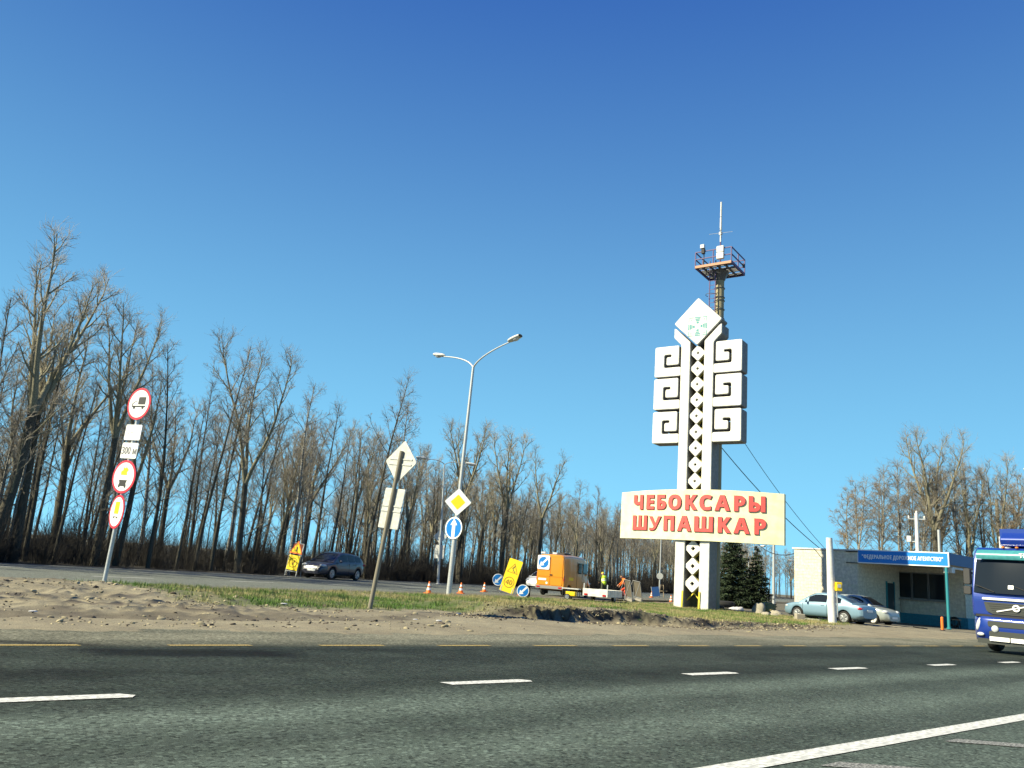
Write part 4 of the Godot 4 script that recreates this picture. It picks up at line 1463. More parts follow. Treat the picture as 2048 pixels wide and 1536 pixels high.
func top_row(sp: Dictionary, s: float) -> Array:   # right half of the greenhouse section, belt to roof centre
	var yt := keyed(sp.roof, s)
	var yb := keyed(sp.deck, s) - 0.04
	var k := clampf((yt - yb) / (sp.H - 1.0), 0.0, 1.0)
	var wb: float = sp.W / 2.0 * keyed(sp.plan, s) * 0.93
	var wt: float = lerpf(wb, sp.W / 2.0 * 0.70, k)
	return [Vector2(wb, yb), Vector2(lerpf(wb, wt, 0.55), lerpf(yb, yt, 0.5)), Vector2(lerpf(wb, wt, 0.93), lerpf(yb, yt, 0.87)), Vector2(lerpf(wb, wt, 1.05) - 0.03, lerpf(yb, yt, 0.98)), Vector2(wt * 0.6, yt + 0.012), Vector2(0, yt + 0.03)]

func side_pt(sp: Dictionary, s: float, f: float) -> Vector2:
	var t := top_row(sp, s)
	return (t[0] as Vector2).lerp(t[2], f) if f > 0.999 else ((t[0] as Vector2).lerp(t[1], f * 1.85) if f < 0.54 else (t[1] as Vector2).lerp(t[2], (f - 0.54) / 0.46))

func build_car(called: String, label: String, category: String, sp: Dictionary, at: Vector3, dir: Vector2, pm: Material, rim_m: Material, group := "") -> Node3D:
	var t := thing(called, label, category, at, ang(dir), group)
	var L: float = sp.L
	var rows := []
	var nst := int(L / 0.06)
	for i in nst + 1: rows.append(body_row(sp, -L / 2 + L * i / nst))
	var g := G.new()
	g.grid(rows, true)
	for e in [0, nst]:
		var cap := PackedVector3Array()
		var c := Vector3(0, keyed(sp.deck, rows[e][0].z) * 0.6 + 0.1, rows[e][0].z)
		for q in rows[e]: cap.append(c)
		g.grid([cap, rows[e]] if e == 0 else [rows[e], cap], true)
	obj("body", g, pm, t)
	if sp.has("roof"):
		var s0: float = sp.roof[0]
		var s1: float = sp.roof[sp.roof.size() - 2]
		rows = []
		for i in 41:
			var s := lerpf(s0, s1, i / 40.0)
			var h := top_row(sp, s)
			var row := PackedVector3Array()
			for q in h: row.append(Vector3(q.x, q.y, s))
			for k in range(h.size() - 2, -1, -1): row.append(Vector3(-h[k].x, h[k].y, s))
			rows.append(row)
		g = G.new()
		g.grid(rows)
		obj("roof", g, pm, t)
		for w in sp.windows:
			for sd in [1.0, -1.0]:
				rows = []
				for i in 13:
					var s := lerpf(w[0], w[1], i / 12.0)
					var row := PackedVector3Array()
					for k in 4:
						var q := side_pt(sp, s, lerpf(0.12, 0.93, k / 3.0))
						row.append(Vector3((q.x + 0.008) * sd, q.y, s + (0.0 if w.size() < 3 else w[2] * k / 3.0)))
					rows.append(row)
				g = G.new()
				g.grid(rows, false, sd < 0)
				obj("window", g, M.glass_dark, t)
		for w in [[sp.front_glass, "windshield"], [sp.rear_glass, "rear_window"]]:
			rows = []
			for i in 13:
				var s := lerpf(w[0][0], w[0][1], i / 12.0)
				var h := top_row(sp, s)
				var row := PackedVector3Array()
				for x in [1.0, 0.6, 0.0, -0.6, -1.0]:
					var yy: float = keyed(sp.roof, s) + 0.03 - 0.020 * absf(x)
					row.append(Vector3(x * (h[3].x - 0.06), yy + 0.009, s + 0.006 * signf(w[0][0])))
				rows.append(row)
			g = G.new()
			g.grid(rows)
			obj(w[1], g, M.glass_dark, t)
	for ws in sp.axles:
		for sd in [-1.0, 1.0]:
			wheel(t, Vector3(sd * (sp.W / 2.0 - 0.13), sp.r, ws), sp.r, 0.21, sd, rim_m)
			g = G.new()
			g.box(Vector3(sd * (sp.W / 2.0 - 0.30), sp.r + 0.05, ws), Vector3(0.04, sp.r * 1.7, sp.r * 2.0))
			obj("wheel_well", g, M.black, t)
	g = G.new()
	g.box(Vector3(0, keyed(sp.under, 0.0) + 0.03, 0), Vector3(sp.W * 0.78, 0.12, L * 0.86))
	obj("underbody", g, M.black, t)
	for sd in [-1.0, 1.0]:
		var hl: Vector3 = sp.head
		obj("headlight", blob(Vector3(hl.x * sd, hl.y, hl.z), sp.get("head_r", Vector3(0.20, 0.085, 0.13)), Basis(Vector3.UP, 0.45 * sd)), M.head_glass, t)
		var tl: Vector3 = sp.tail
		obj("taillight", blob(Vector3(tl.x * sd, tl.y, tl.z), sp.get("tail_r", Vector3(0.16, 0.09, 0.12)), Basis(Vector3.UP, -0.4 * sd)), M.tail, t)
		if sp.has("mirror"):
			var mr: Vector3 = sp.mirror
			obj("mirror", blob(Vector3(mr.x * sd, mr.y, mr.z), Vector3(0.10, 0.075, 0.06)), pm, t)
		for dl in sp.get("doors", []):
			g = G.new()
			var y0: float = 0.34
			var y1: float = keyed(sp.deck, dl) - 0.07
			var hw: float = sp.W / 2.0 * keyed(sp.plan, dl)
			g.bar(Vector3(sd * (hw * 0.985 + 0.001), y0, dl), Vector3(sd * (hw + 0.001), 0.52, dl), 0.012, 0.012)
			g.bar(Vector3(sd * (hw + 0.001), 0.52, dl), Vector3(sd * (hw * 0.985), y1, dl), 0.012, 0.012)
			obj("door_seam", g, M.black, t)
		for dh in sp.get("handles", []):
			g = G.new()
			var hw: float = sp.W / 2.0 * keyed(sp.plan, dh)
			g.box(Vector3(sd * hw * 0.985, keyed(sp.deck, dh) - 0.14, dh), Vector3(0.035, 0.028, 0.17))
			obj("door_handle", g, pm, t)
	g = G.new()
	var zf := L / 2
	g.prism(rounded(rect(-0.26, -0.057, 0.26, 0.057), 0.015, 2), 0.0, 0.015, Transform3D(Basis(), Vector3(0, sp.plate_f, zf + 0.004)))
	obj("number_plate", g, M.plate, t)
	if sp.has("plate_r"):
		g = G.new()
		g.prism(rounded(rect(-0.26, -0.057, 0.26, 0.057), 0.015, 2), 0.0, 0.015, Transform3D(Basis(Vector3.UP, PI), Vector3(0, sp.plate_r, -zf - 0.004)))
		obj("number_plate", g, M.plate, t)
	if sp.has("grille"):
		var q: Array = sp.grille
		g = G.new()
		g.prism(rounded(rect(-q[0], q[1], q[0], q[2]), 0.04, 3), -0.05, 0.0, Transform3D(Basis(Vector3(1, 0, 0), -0.15), Vector3(0, 0, q[3])))
		obj("grille", g, M.plastic, t)
		g = G.new()
		g.box(Vector3(0, (q[1] + q[2]) / 2, q[3] + 0.01 - (q[1] + q[2]) * 0.075), Vector3(0.12, 0.07, 0.03))
		obj("badge", g, M.chrome, t)
	return t

func build_vehicles() -> void:
	var sedan := {"L": 4.5, "W": 1.74, "H": 1.46, "r": 0.315, "axles": [-1.30, 1.32],
		"deck": [-2.25, 0.74, -2.20, 0.90, -2.05, 0.975, -1.5, 1.03, -0.4, 0.965, 0.9, 0.95, 1.15, 0.935, 1.6, 0.87, 2.0, 0.78, 2.18, 0.66, 2.25, 0.52],
		"plan": [-2.25, 0.78, -2.15, 0.89, -1.8, 0.96, -1.0, 1.0, 1.2, 1.0, 1.8, 0.94, 2.1, 0.83, 2.25, 0.64], "under": [-2.25, 0.36, -1.9, 0.24, 1.9, 0.20, 2.25, 0.27],
		"roof": [-1.72, 1.03, -1.25, 1.24, -0.9, 1.36, -0.45, 1.44, 0.0, 1.465, 0.35, 1.43, 0.70, 1.27, 1.22, 0.95],
		"windows": [[-1.12, -0.42], [-0.34, 0.68]], "front_glass": [0.45, 1.14], "rear_glass": [-1.62, -0.98],
		"head": Vector3(0.60, 0.66, 2.02), "tail": Vector3(0.66, 0.80, -2.10), "mirror": Vector3(0.95, 0.98, 0.72), "doors": [-1.0, -0.38, 0.98], "handles": [-0.85, -0.15],
		"plate_f": 0.45, "plate_r": 0.72, "grille": [0.42, 0.52, 0.64, 2.26]}
	build_car("blue_sedan", "light blue saloon parked nose to the rubble before the cream block wall", "car", sedan, Vector3(41.75, -0.03, -21.0), Vector2(0.06, -1.0), paint(Color(0.17, 0.28, 0.37)), M.rim_metal)
	var hatch := {"L": 4.15, "W": 1.72, "H": 1.50, "r": 0.30, "axles": [-1.22, 1.28],
		"deck": [-2.07, 0.78, -2.0, 0.98, -1.7, 1.05, -0.4, 0.98, 0.85, 0.97, 1.15, 0.95, 1.6, 0.87, 1.9, 0.78, 2.03, 0.64, 2.07, 0.5],
		"plan": [-2.07, 0.80, -1.95, 0.90, -1.6, 0.96, -0.9, 1.0, 1.0, 1.0, 1.6, 0.95, 1.9, 0.84, 2.07, 0.64], "under": [-2.07, 0.34, -1.7, 0.22, 1.7, 0.20, 2.07, 0.25],
		"roof": [-1.98, 1.02, -1.8, 1.22, -1.5, 1.40, -0.8, 1.49, 0.0, 1.50, 0.3, 1.46, 0.6, 1.32, 1.2, 0.96],
		"windows": [[-1.6, -1.05], [-0.98, -0.30], [-0.22, 0.68]], "front_glass": [0.4, 1.12], "rear_glass": [-1.93, -1.56],
		"head": Vector3(0.58, 0.70, 1.86), "head_r": Vector3(0.19, 0.11, 0.16), "tail": Vector3(0.68, 0.85, -1.95), "mirror": Vector3(0.94, 0.99, 0.72), "doors": [-0.98, -0.26, 0.95], "handles": [-0.8, -0.1],
		"plate_f": 0.42, "plate_r": 0.70, "grille": [0.40, 0.58, 0.70, 2.02]}
	build_car("silver_hatchback", "silver hatchback beside the light blue saloon, facing the road", "car", hatch, Vector3(46.45, -0.03, -21.55), Vector2(-0.10, 1.0), paint(Color(0.30, 0.34, 0.34)), M.white_dim)
	var cross: Dictionary = sedan.duplicate(true)
	cross.L = 4.3; cross.H = 1.50; cross.W = 1.76
	cross.deck = [-2.15, 0.80, -2.1, 0.98, -1.8, 1.06, -0.4, 1.0, 0.8, 0.98, 1.1, 0.96, 1.6, 0.90, 1.95, 0.80, 2.10, 0.66, 2.15, 0.5]
	cross.plan = [-2.15, 0.80, -2.0, 0.90, -1.7, 0.96, -0.9, 1.0, 1.1, 1.0, 1.75, 0.95, 2.0, 0.84, 2.15, 0.66]
	cross.under = [-2.15, 0.38, -1.8, 0.26, 1.8, 0.24, 2.15, 0.28]
	cross.roof = [-2.05, 1.04, -1.85, 1.24, -1.5, 1.42, -0.7, 1.52, 0.0, 1.525, 0.3, 1.48, 0.65, 1.32, 1.25, 0.97]
	cross.windows = [[-1.62, -1.08], [-1.0, -0.30], [-0.22, 0.70]]
	cross.front_glass = [0.42, 1.17]; cross.rear_glass = [-1.98, -1.58]
	cross.head = Vector3(0.60, 0.74, 1.93); cross.head_r = Vector3(0.20, 0.08, 0.15); cross.tail = Vector3(0.70, 0.9, -2.02)
	cross.mirror = Vector3(0.96, 1.02, 0.75); cross.plate_f = 0.48; cross.grille = [0.46, 0.54, 0.70, 2.15]; cross.r = 0.325
	cross.doors = [-1.0, -0.30, 0.98]
	build_car("dark_estate_car", "dark grey estate car driving along the far road by the forest edge", "car", cross, Vector3(24.25, 0.0, -42.0), Vector2(-0.895, 0.445), paint(Color(0.035, 0.037, 0.055)), M.rim_metal)
	build_car("white_car", "white car half hidden behind the orange van's tail", "car", hatch, Vector3(49.2, 0.0, -50.1), -D2, paint(Color(0.72, 0.72, 0.72)), M.rim_metal)
	build_van()
	build_trailer()
	build_truck()

func build_van() -> void:
	var sp := {"L": 5.0, "W": 1.84, "H": 2.45, "r": 0.33, "axles": [-1.62, 1.62], "boxy": true,
		"deck": [-2.5, 2.36, -2.42, 2.44, -1.0, 2.50, 0.9, 2.48, 1.15, 2.40, 1.75, 1.45, 1.9, 1.28, 2.35, 1.06, 2.46, 0.85, 2.5, 0.6],
		"plan": [-2.5, 0.97, -2.4, 1.0, 1.4, 1.0, 2.0, 0.95, 2.35, 0.86, 2.5, 0.72], "under": [-2.5, 0.42, -2.2, 0.36, 2.2, 0.28, 2.5, 0.3],
		"head": Vector3(0.64, 0.85, 2.33), "tail": Vector3(0.86, 1.0, -2.42), "tail_r": Vector3(0.06, 0.36, 0.09), "mirror": Vector3(1.06, 1.4, 1.55), "plate_f": 0.5}
	var orange := paint(Color(0.68, 0.26, 0.015))
	var ctr := Vector2(35.3, -35.35) + D2 * 2.5
	var t := build_car("orange_van", "tall orange work van with a blue arrow board on its back doors", "van", sp, Vector3(ctr.x, 0.0, ctr.y), D2, orange, M.rim_metal)
	var z := -2.505
	var back := Basis(Vector3.UP, PI)
	for sd in [-1.0, 1.0]:
		var g := G.new()
		g.prism(rounded(rect(-0.80 if sd < 0 else 0.008, 0.62, -0.008 if sd < 0 else 0.80, 2.20), 0.10, 3), 0.0, 0.022, Transform3D(back, Vector3(0, 0, z)), 0.008)
		var dr := obj("rear_door", g, orange, t)
		g = G.new()
		g.prism(rect(0.03 if sd > 0 else -0.82, 1.135, 0.82 if sd > 0 else -0.03, 1.165), 0.022, 0.04, Transform3D(back, Vector3(0, 0, z)))
		obj("waist_rib", g, orange, dr)
	var g := G.new()
	g.box(Vector3(-0.06, 1.24, z - 0.04), Vector3(0.16, 0.06, 0.04))
	obj("door_handle", g, M.black, t)
	g = G.new()
	g.box(Vector3(0, 0.50, z - 0.03), Vector3(1.8, 0.17, 0.12))
	obj("rear_bumper", g, M.frame_grey, t)
	for sd in [-1.0, 1.0]:
		g = G.new()
		g.box(Vector3(sd * 0.72, 0.50, z - 0.095), Vector3(0.22, 0.08, 0.02))
		obj("reflector", g, M.tail, t)
	g = G.new()
	g.prism(rounded(rect(-0.26, -0.06, 0.26, 0.06), 0.02, 2), 0.0, 0.012, Transform3D(back, Vector3(0.50, 0.95, z - 0.025)))
	obj("number_plate", g, M.plate, t)
	obj("round_sticker", blob(Vector3(0.2, 0.74, z - 0.025), Vector3(0.07, 0.07, 0.006)), M.sign_white, t)
	for x in [0.62, -0.15]:
		g = G.new()
		g.prism(rounded(rect(-0.14, 0, 0.14, 0.11), 0.03, 2), -0.08, 0.08, Transform3D(Basis(), Vector3(x, 2.48, -2.3)))
		obj("beacon", g, M.lamp_glass, t)
	g = G.new()
	g.prism(rounded(rect(-0.5, 0, 0.5, 0.12), 0.05, 2), -0.5, 0.5, Transform3D(Basis(), Vector3(0.1, 2.5, -0.9)))
	obj("roof_vent", g, M.plastic, t)
	# dark windows on the side towards us, cab glass
	for w in [[-0.25, 0.35], [0.62, 1.32]]:
		g = G.new()
		g.prism(rounded(rect(w[0], 1.42, w[1], 2.08), 0.08, 3), 0.0, 0.008, Transform3D(Basis(Vector3.UP, -PI / 2), Vector3(-0.915, 0, 0)))
		obj("side_window", g, M.glass_dark, t)
		g = G.new()
		g.prism(rounded(rect(-w[1], 1.42, -w[0], 2.08), 0.08, 3), 0.0, 0.008, Transform3D(Basis(Vector3.UP, PI / 2), Vector3(0.915, 0, 0)))
		obj("side_window", g, M.glass_dark, t)
	g = G.new()
	g.quad(Vector3(0.78, 1.44, 1.775), Vector3(-0.78, 1.44, 1.775), Vector3(-0.72, 2.30, 1.235), Vector3(0.72, 2.30, 1.235))
	obj("windshield", g, M.glass_dark, t)
	for s in [-0.42, 0.5, 1.45]:
		g = G.new()
		g.bar(Vector3(-0.921, 0.45, s), Vector3(-0.916, 2.15, s), 0.014, 0.014)
		obj("door_seam", g, M.black, t)
	g = G.new()
	g.prism(rounded(rect(-1.75, 0.98, -1.0, 1.16), 0.03, 2), 0.0, 0.006, Transform3D(Basis(Vector3.UP, -PI / 2), Vector3(-0.92, 0, 0)))
	obj("side_marking", g, M.sign_yellow, t)
	# blue arrow board on the door
	var ab := Node3D.new()
	ab.name = "arrow_board"
	t.add_child(ab)
	ab.position = Vector3(0.47, 1.95, z - 0.06)
	ab.rotation.y = PI
	g = G.new()
	g.prism(rounded(rect(-0.40, -0.42, 0.40, 0.42), 0.08, 4), -0.03, 0.0)
	obj("panel", g, M.sign_white, ab)
	decal_prism(ab, "disc", [ngon(0.33, 32)], 0.0, M.sign_blue, 0.004)
	decal_prism(ab, "arrow_symbol", [arrow_shape(0.31, 0.055, 0.22, PI * 0.74, 0, 0)], 0.005, M.sign_white)

func build_trailer() -> void:
	var f := D2
	var c := Vector2(32.95, -29.55) + f * 1.25
	var t := thing("flatbed_trailer", "small white flatbed trailer parked by the grass in front of the workers", "trailer", Vector3(c.x, 0.02, c.y), ang(f))
	var g := G.new()
	g.box(Vector3(0, 0.34, 0), Vector3(1.34, 0.06, 2.4))
	obj("bed", g, M.wood, t)
	g = G.new()
	g.prism(rounded(rect(-0.70, 0.27, 0.70, 0.66), 0.02, 2), -0.02, 0.02, Transform3D(Basis(Vector3.UP, PI), Vector3(0, 0, -1.22)))
	obj("tailgate", g, M.white, t)
	for sd in [-1.0, 1.0]:
		g = G.new()
		g.box(Vector3(sd * 0.69, 0.46, 0.0), Vector3(0.035, 0.36, 2.38))
		obj("side_board", g, M.white, t)
		g = G.new()
		g.box(Vector3(sd * 0.52, 0.35, -1.255), Vector3(0.18, 0.09, 0.03))
		obj("taillight", g, M.tail, t)
		wheel(t, Vector3(sd * 0.60, 0.25, 0.1), 0.25, 0.16, sd, M.rim_metal)
		g = G.new()
		g.bar(Vector3(sd * 0.66, 0.6, -1.17), Vector3(sd * 0.66, 0.92, -1.17), 0.05, 0.05)
		obj("stake", g, M.zinc, t)
	g = G.new()
	g.box(Vector3(0, 0.48, 1.2), Vector3(1.36, 0.34, 0.035))
	obj("head_board", g, M.white, t)
	g = G.new()
	g.box(Vector3(0, 0.42, -1.247), Vector3(0.52, 0.10, 0.01))
	obj("number_plate", g, M.plate, t)
	g = G.new()
	g.bar(Vector3(0.4, 0.3, 1.2), Vector3(0, 0.3, 2.3), 0.07, 0.07)
	g.bar(Vector3(-0.4, 0.3, 1.2), Vector3(0, 0.3, 2.3), 0.07, 0.07)
	obj("drawbar", g, M.steel_dark, t)
	# small engine driven machine next to it
	t = thing("generator", "small wheeled machine with yellow tank and white lid beside the trailer tail", "generator", Vector3(31.6, 0.02, -30.0), 0.5)
	for sd in [-1.0, 1.0]:
		wheel(t, Vector3(sd * 0.24, 0.16, -0.15), 0.16, 0.09, sd, M.rim_metal)
	g = G.new()
	for sd in [-0.24, 0.24]:
		g.bar(Vector3(sd, 0.18, -0.4), Vector3(sd, 0.18, 0.4), 0.035, 0.035)
		g.bar(Vector3(sd, 0.18, -0.4), Vector3(sd, 0.55, -0.4), 0.035, 0.035)
		g.bar(Vector3(sd, 0.18, 0.4), Vector3(sd, 0.55, 0.4), 0.035, 0.035)
		g.bar(Vector3(sd, 0.55, -0.4), Vector3(sd, 0.55, 0.4), 0.035, 0.035)
	obj("frame", g, M.black, t)
	g = G.new()
	g.prism(rounded(rect(-0.19, 0.2, 0.19, 0.46), 0.06, 3), -0.25, 0.25, Transform3D(Basis(), Vector3.ZERO), 0.02)
	obj("tank", g, M.sign_yellow, t)
	g = G.new()
	g.box(Vector3(0, 0.585, 0.0), Vector3(0.56, 0.05, 0.9))
	obj("lid", g, M.white_dim, t)

func build_truck() -> void:
	var t := thing("blue_truck", "blue heavy truck with roof deflector and visor coming along the near road", "truck", Vector3(27.15, 0.0, -7.94), -PI / 2)
	var blue := paint(Color(0.006, 0.034, 0.25))
	var g := G.new()
	# cab shell: side outline swept across the width, front at z = 0
	var side := rounded(poly([-0.02, 1.00, 0.0, 1.55, -0.05, 1.85, -0.28, 2.70, -0.42, 2.98, -0.62, 3.08, -2.15, 3.16, -2.2, 1.0]), 0.10, 3)
	g.prism(side, -1.20, 1.20, Transform3D(Basis(Vector3(0, 0, 1), Vector3(0, 1, 0), Vector3(-1, 0, 0)), Vector3.ZERO), 0.05)
	obj("cab", g, blue, t)
	g = G.new()
	var rows := []
	for q in [[1.70, 0.012, 1.13], [1.88, -0.035, 1.13], [2.2, -0.122, 1.12], [2.62, -0.236, 1.10], [2.70, -0.262, 1.09]]:
		var row := PackedVector3Array()
		for k in 9:
			var x := lerpf(-1.0, 1.0, k / 8.0)
			row.append(Vector3(x * q[2], q[0], q[1] + 0.03 + 0.03 * (1 - x * x) - (0.05 * pow(absf(x), 6))))
		rows.append(row)
	g.grid(rows)
	obj("windshield", g, M.glass_dark, t)
	for x in [-0.55, 0.5]:
		g = G.new()
		g.bar(Vector3(x, 1.74, 0.075), Vector3(x - 0.5, 1.92, 0.03), 0.02, 0.02)
		obj("wiper", g, M.black, t)
	for q in [[0.86, 1.83], [-0.12, 1.9]]:
		g = G.new()
		g.box(Vector3(q[0], q[1], 0.02), Vector3(0.14, 0.11, 0.012), Basis(Vector3(1, 0, 0), -0.25))
		obj("windscreen_card", g, M.sign_white, t)
	# visor with lettering
	g = G.new()
	rows = []
	for q in [[2.70, -0.10], [2.80, -0.06], [2.90, -0.10], [2.985, -0.22]]:
		var row := PackedVector3Array()
		for k in 9:
			var x := lerpf(-1.04, 1.04, k / 8.0)
			row.append(Vector3(x, q[0], q[1] + 0.03 * (1 - x * x)))
		rows.append(row)
	g.grid(rows)
	obj("sun_visor", g, M.visor, t)
	var tx := obj("lettering", text("TRUCK", 0.13, 0.01), M.sign_white, t)
	tx.position = Vector3(0.42, 2.83, -0.03)
	for x in [-0.42, -0.05, 0.42]:
		obj("marker_lamp", blob(Vector3(x, 3.09, -0.52), Vector3(0.05, 0.035, 0.06)), M.amber, t)
	# roof deflector
	g = G.new()
	g.prism(rounded(poly([-0.80, 3.14, -0.72, 3.36, -1.05, 3.70, -2.1, 3.74, -2.1, 3.14]), 0.06, 3), -0.58, 0.58, Transform3D(Basis(Vector3(0, 0, 1), Vector3(0, 1, 0), Vector3(-1, 0, 0)), Vector3.ZERO), 0.04)
	g.box(Vector3(0, 3.43, -0.98), Vector3(1.22, 0.50, 0.12))
	obj("roof_deflector", g, blue, t)
	# front panel: bright bar, grille, badge with slanted bar
	g = G.new()
	g.prism(rounded(rect(-0.90, 1.50, 0.90, 1.57), 0.03, 3), 0.0, 0.05, Transform3D(), 0.01)
	obj("bright_bar", g, M.chrome_white, t)
	g = G.new()
	g.prism(rounded(poly([-0.86, 1.44, -0.80, 1.18, -0.62, 1.10, 0.62, 1.10, 0.80, 1.18, 0.86, 1.44]), 0.03, 2), 0.0, 0.03)
	obj("grille", g, M.truck_mesh, t)
	for k in 5:
		g = G.new()
		g.box(Vector3(0, 1.15 + 0.062 * k, 0.034), Vector3(1.24 + 0.07 * k, 0.014, 0.012))
		obj("grille_bar", g, M.plastic, t)
	g = G.new()
	g.bar(Vector3(-0.52, 1.18, 0.05), Vector3(0.52, 1.44, 0.05), 0.035, 0.02)
	obj("badge_bar", g, M.chrome_white, t)
	g = G.new()
	g.ring(ngon(0.10, 24, 0, 1.31), ngon(0.055, 24, 0, 1.31), 0.03, 0.075)
	obj("badge_ring", g, M.chrome_white, t)
	g = G.new()
	g.box(Vector3(0, 1.045, 0.0), Vector3(2.2, 0.07, 0.05))
	obj("panel_gap", g, M.black, t)
	# bumper
	g = G.new()
	rows = []
	for q in [[0.28, -0.16], [0.34, 0.05], [0.62, 0.14], [0.92, 0.12], [1.02, 0.06], [1.03, -0.2]]:
		var row := PackedVector3Array()
		for k in 21:
			var x := lerpf(-1.0, 1.0, k / 20.0)
			row.append(Vector3(x * 1.24, q[0], q[1] - 0.42 * pow(absf(x), 9)))
		rows.append(row)
	g.grid(rows)
	obj("bumper", g, blue, t)
	g = G.new()
	g.box(Vector3(0, 0.32, 0.0), Vector3(2.1, 0.14, 0.24))
	obj("lower_lip", g, M.truck_mesh, t)
	for q in [[0.0, 0.82, 1.5, 0.16], [0.0, 0.54, 1.45, 0.16]]:
		g = G.new()
		g.prism(rounded(rect(q[0] - q[2] / 2, q[1] - q[3] / 2, q[0] + q[2] / 2, q[1] + q[3] / 2), 0.05, 3), 0.05, 0.15)
		obj("bumper_grille", g, M.truck_mesh, t)
	for sd in [-1.0, 1.0]:
		obj("headlight", blob(Vector3(1.03 * sd, 0.79, 0.03), Vector3(0.07, 0.19, 0.05), Basis(Vector3(0, 0, 1), 0.28 * sd) * Basis(Vector3.UP, 0.5 * sd)), M.head_glass, t)
		obj("corner_lamp", blob(Vector3(0.98 * sd, 0.50, 0.06), Vector3(0.13, 0.055, 0.05), Basis(Vector3.UP, 0.5 * sd)), M.head_glass, t)
		obj("fog_lamp", blob(Vector3(0.56 * sd, 0.68, 0.15), Vector3(0.10, 0.10, 0.05)), M.head_glass, t)
		g = G.new()
		g.bar(Vector3(1.16 * sd, 2.25, -0.25), Vector3(1.32 * sd, 2.30, -0.16), 0.04, 0.04)
		g.bar(Vector3(1.16 * sd, 1.70, -0.22), Vector3(1.32 * sd, 1.72, -0.16), 0.04, 0.04)
		obj("mirror_arm", g, M.black, t)
		g = G.new()
		g.prism(rounded(rect(-0.10, 1.92, 0.10, 2.40), 0.06, 3), -0.07, 0.07, Transform3D(Basis(), Vector3(1.34 * sd, 0, -0.16)), 0.02)
		obj("mirror", g, M.plastic, t)
		g = G.new()
		g.prism(rounded(rect(-0.11, 1.62, 0.11, 1.87), 0.06, 3), -0.07, 0.07, Transform3D(Basis(), Vector3(1.34 * sd, 0, -0.16)), 0.02)
		obj("mirror", g, M.plastic, t)
		for z in [-1.38, -5.2]:
			wheel(t, Vector3(1.03 * sd, 0.50, z), 0.50, 0.32, sd, M.rim_metal)
		g = G.new()
		g.prism(rounded(rect(-1.7, 1.75, -0.55, 2.6), 0.06, 3), 0.0, 0.01, Transform3D(Basis(Vector3.UP, -PI / 2), Vector3(-1.20, 0, 0)) if sd < 0 else Transform3D(Basis(Vector3.UP, PI / 2), Vector3(1.20, 0, -2.25)))
		obj("side_window", g, M.glass_dark, t)
	g = G.new()
	g.box(Vector3(0, 0.75, -3.6), Vector3(0.9, 0.25, 6.6))
	obj("chassis", g, M.steel_dark, t)
	g = G.new()
	g.box(Vector3(0, 2.35, -9.0), Vector3(2.44, 2.5, 12.4))
	obj("trailer_box", g, M.white_dim, t)
	g = G.new()
	g.box(Vector3(-0.45, 0.40, 0.165), Vector3(0.52, 0.12, 0.012))
	g.box(Vector3(0.1, 0.40, 0.165), Vector3(0.52, 0.12, 0.012))
	obj("number_plate", g, M.plate, t)

func extra_materials() -> void:
	M.visor = textured(mat(Color(0.05, 0.25, 0.28), 0.35), M.grime, 1.2)
	M.chrome_white = mat(Color(0.75, 0.75, 0.74), 0.35)
	M.truck_mesh = mat(Color(0.03, 0.036, 0.033), 0.6)
	M.brown_panel = mat(Color(0.12, 0.02, 0.01), 0.7)
	M.ochre_ink = mat(Color(0.30, 0.17, 0.005), 0.6)
	M.cloth = vcol(mat(Color(1, 1, 1), 0.85))
	M.lip = mat(Color(0.32, 0.10, 0.09), 0.6)
	M.hair = mat(Color(0.05, 0.035, 0.025), 0.8)
	M.hi_vis = mat(Color(0.50, 0.75, 0.03), 0.7)

# ---------------------------------------------------------------- roadworks
func a_frame(t: Node3D, w: float, h: float, lean: float, m: Material) -> void:   # two front legs and two props; the front leans back
	for sd in [-1.0, 1.0]:
		var g := G.new()
		g.bar(Vector3(sd * w, 0, 0), Vector3(sd * w, h, -lean), 0.035, 0.035)
		obj("leg", g, m, t)
		g = G.new()
		g.bar(Vector3(sd * w, 0, -2.2 * lean), Vector3(sd * w, h * 0.95, -lean * 1.05), 0.03, 0.03)
		obj("prop", g, m, t)
	for y in [0.16, 1.0]:
		var g := G.new()
		g.bar(Vector3(-w, h * y, -lean * y), Vector3(w, h * y, -lean * y), 0.035, 0.035)
		obj("cross_bar", g, m, t)

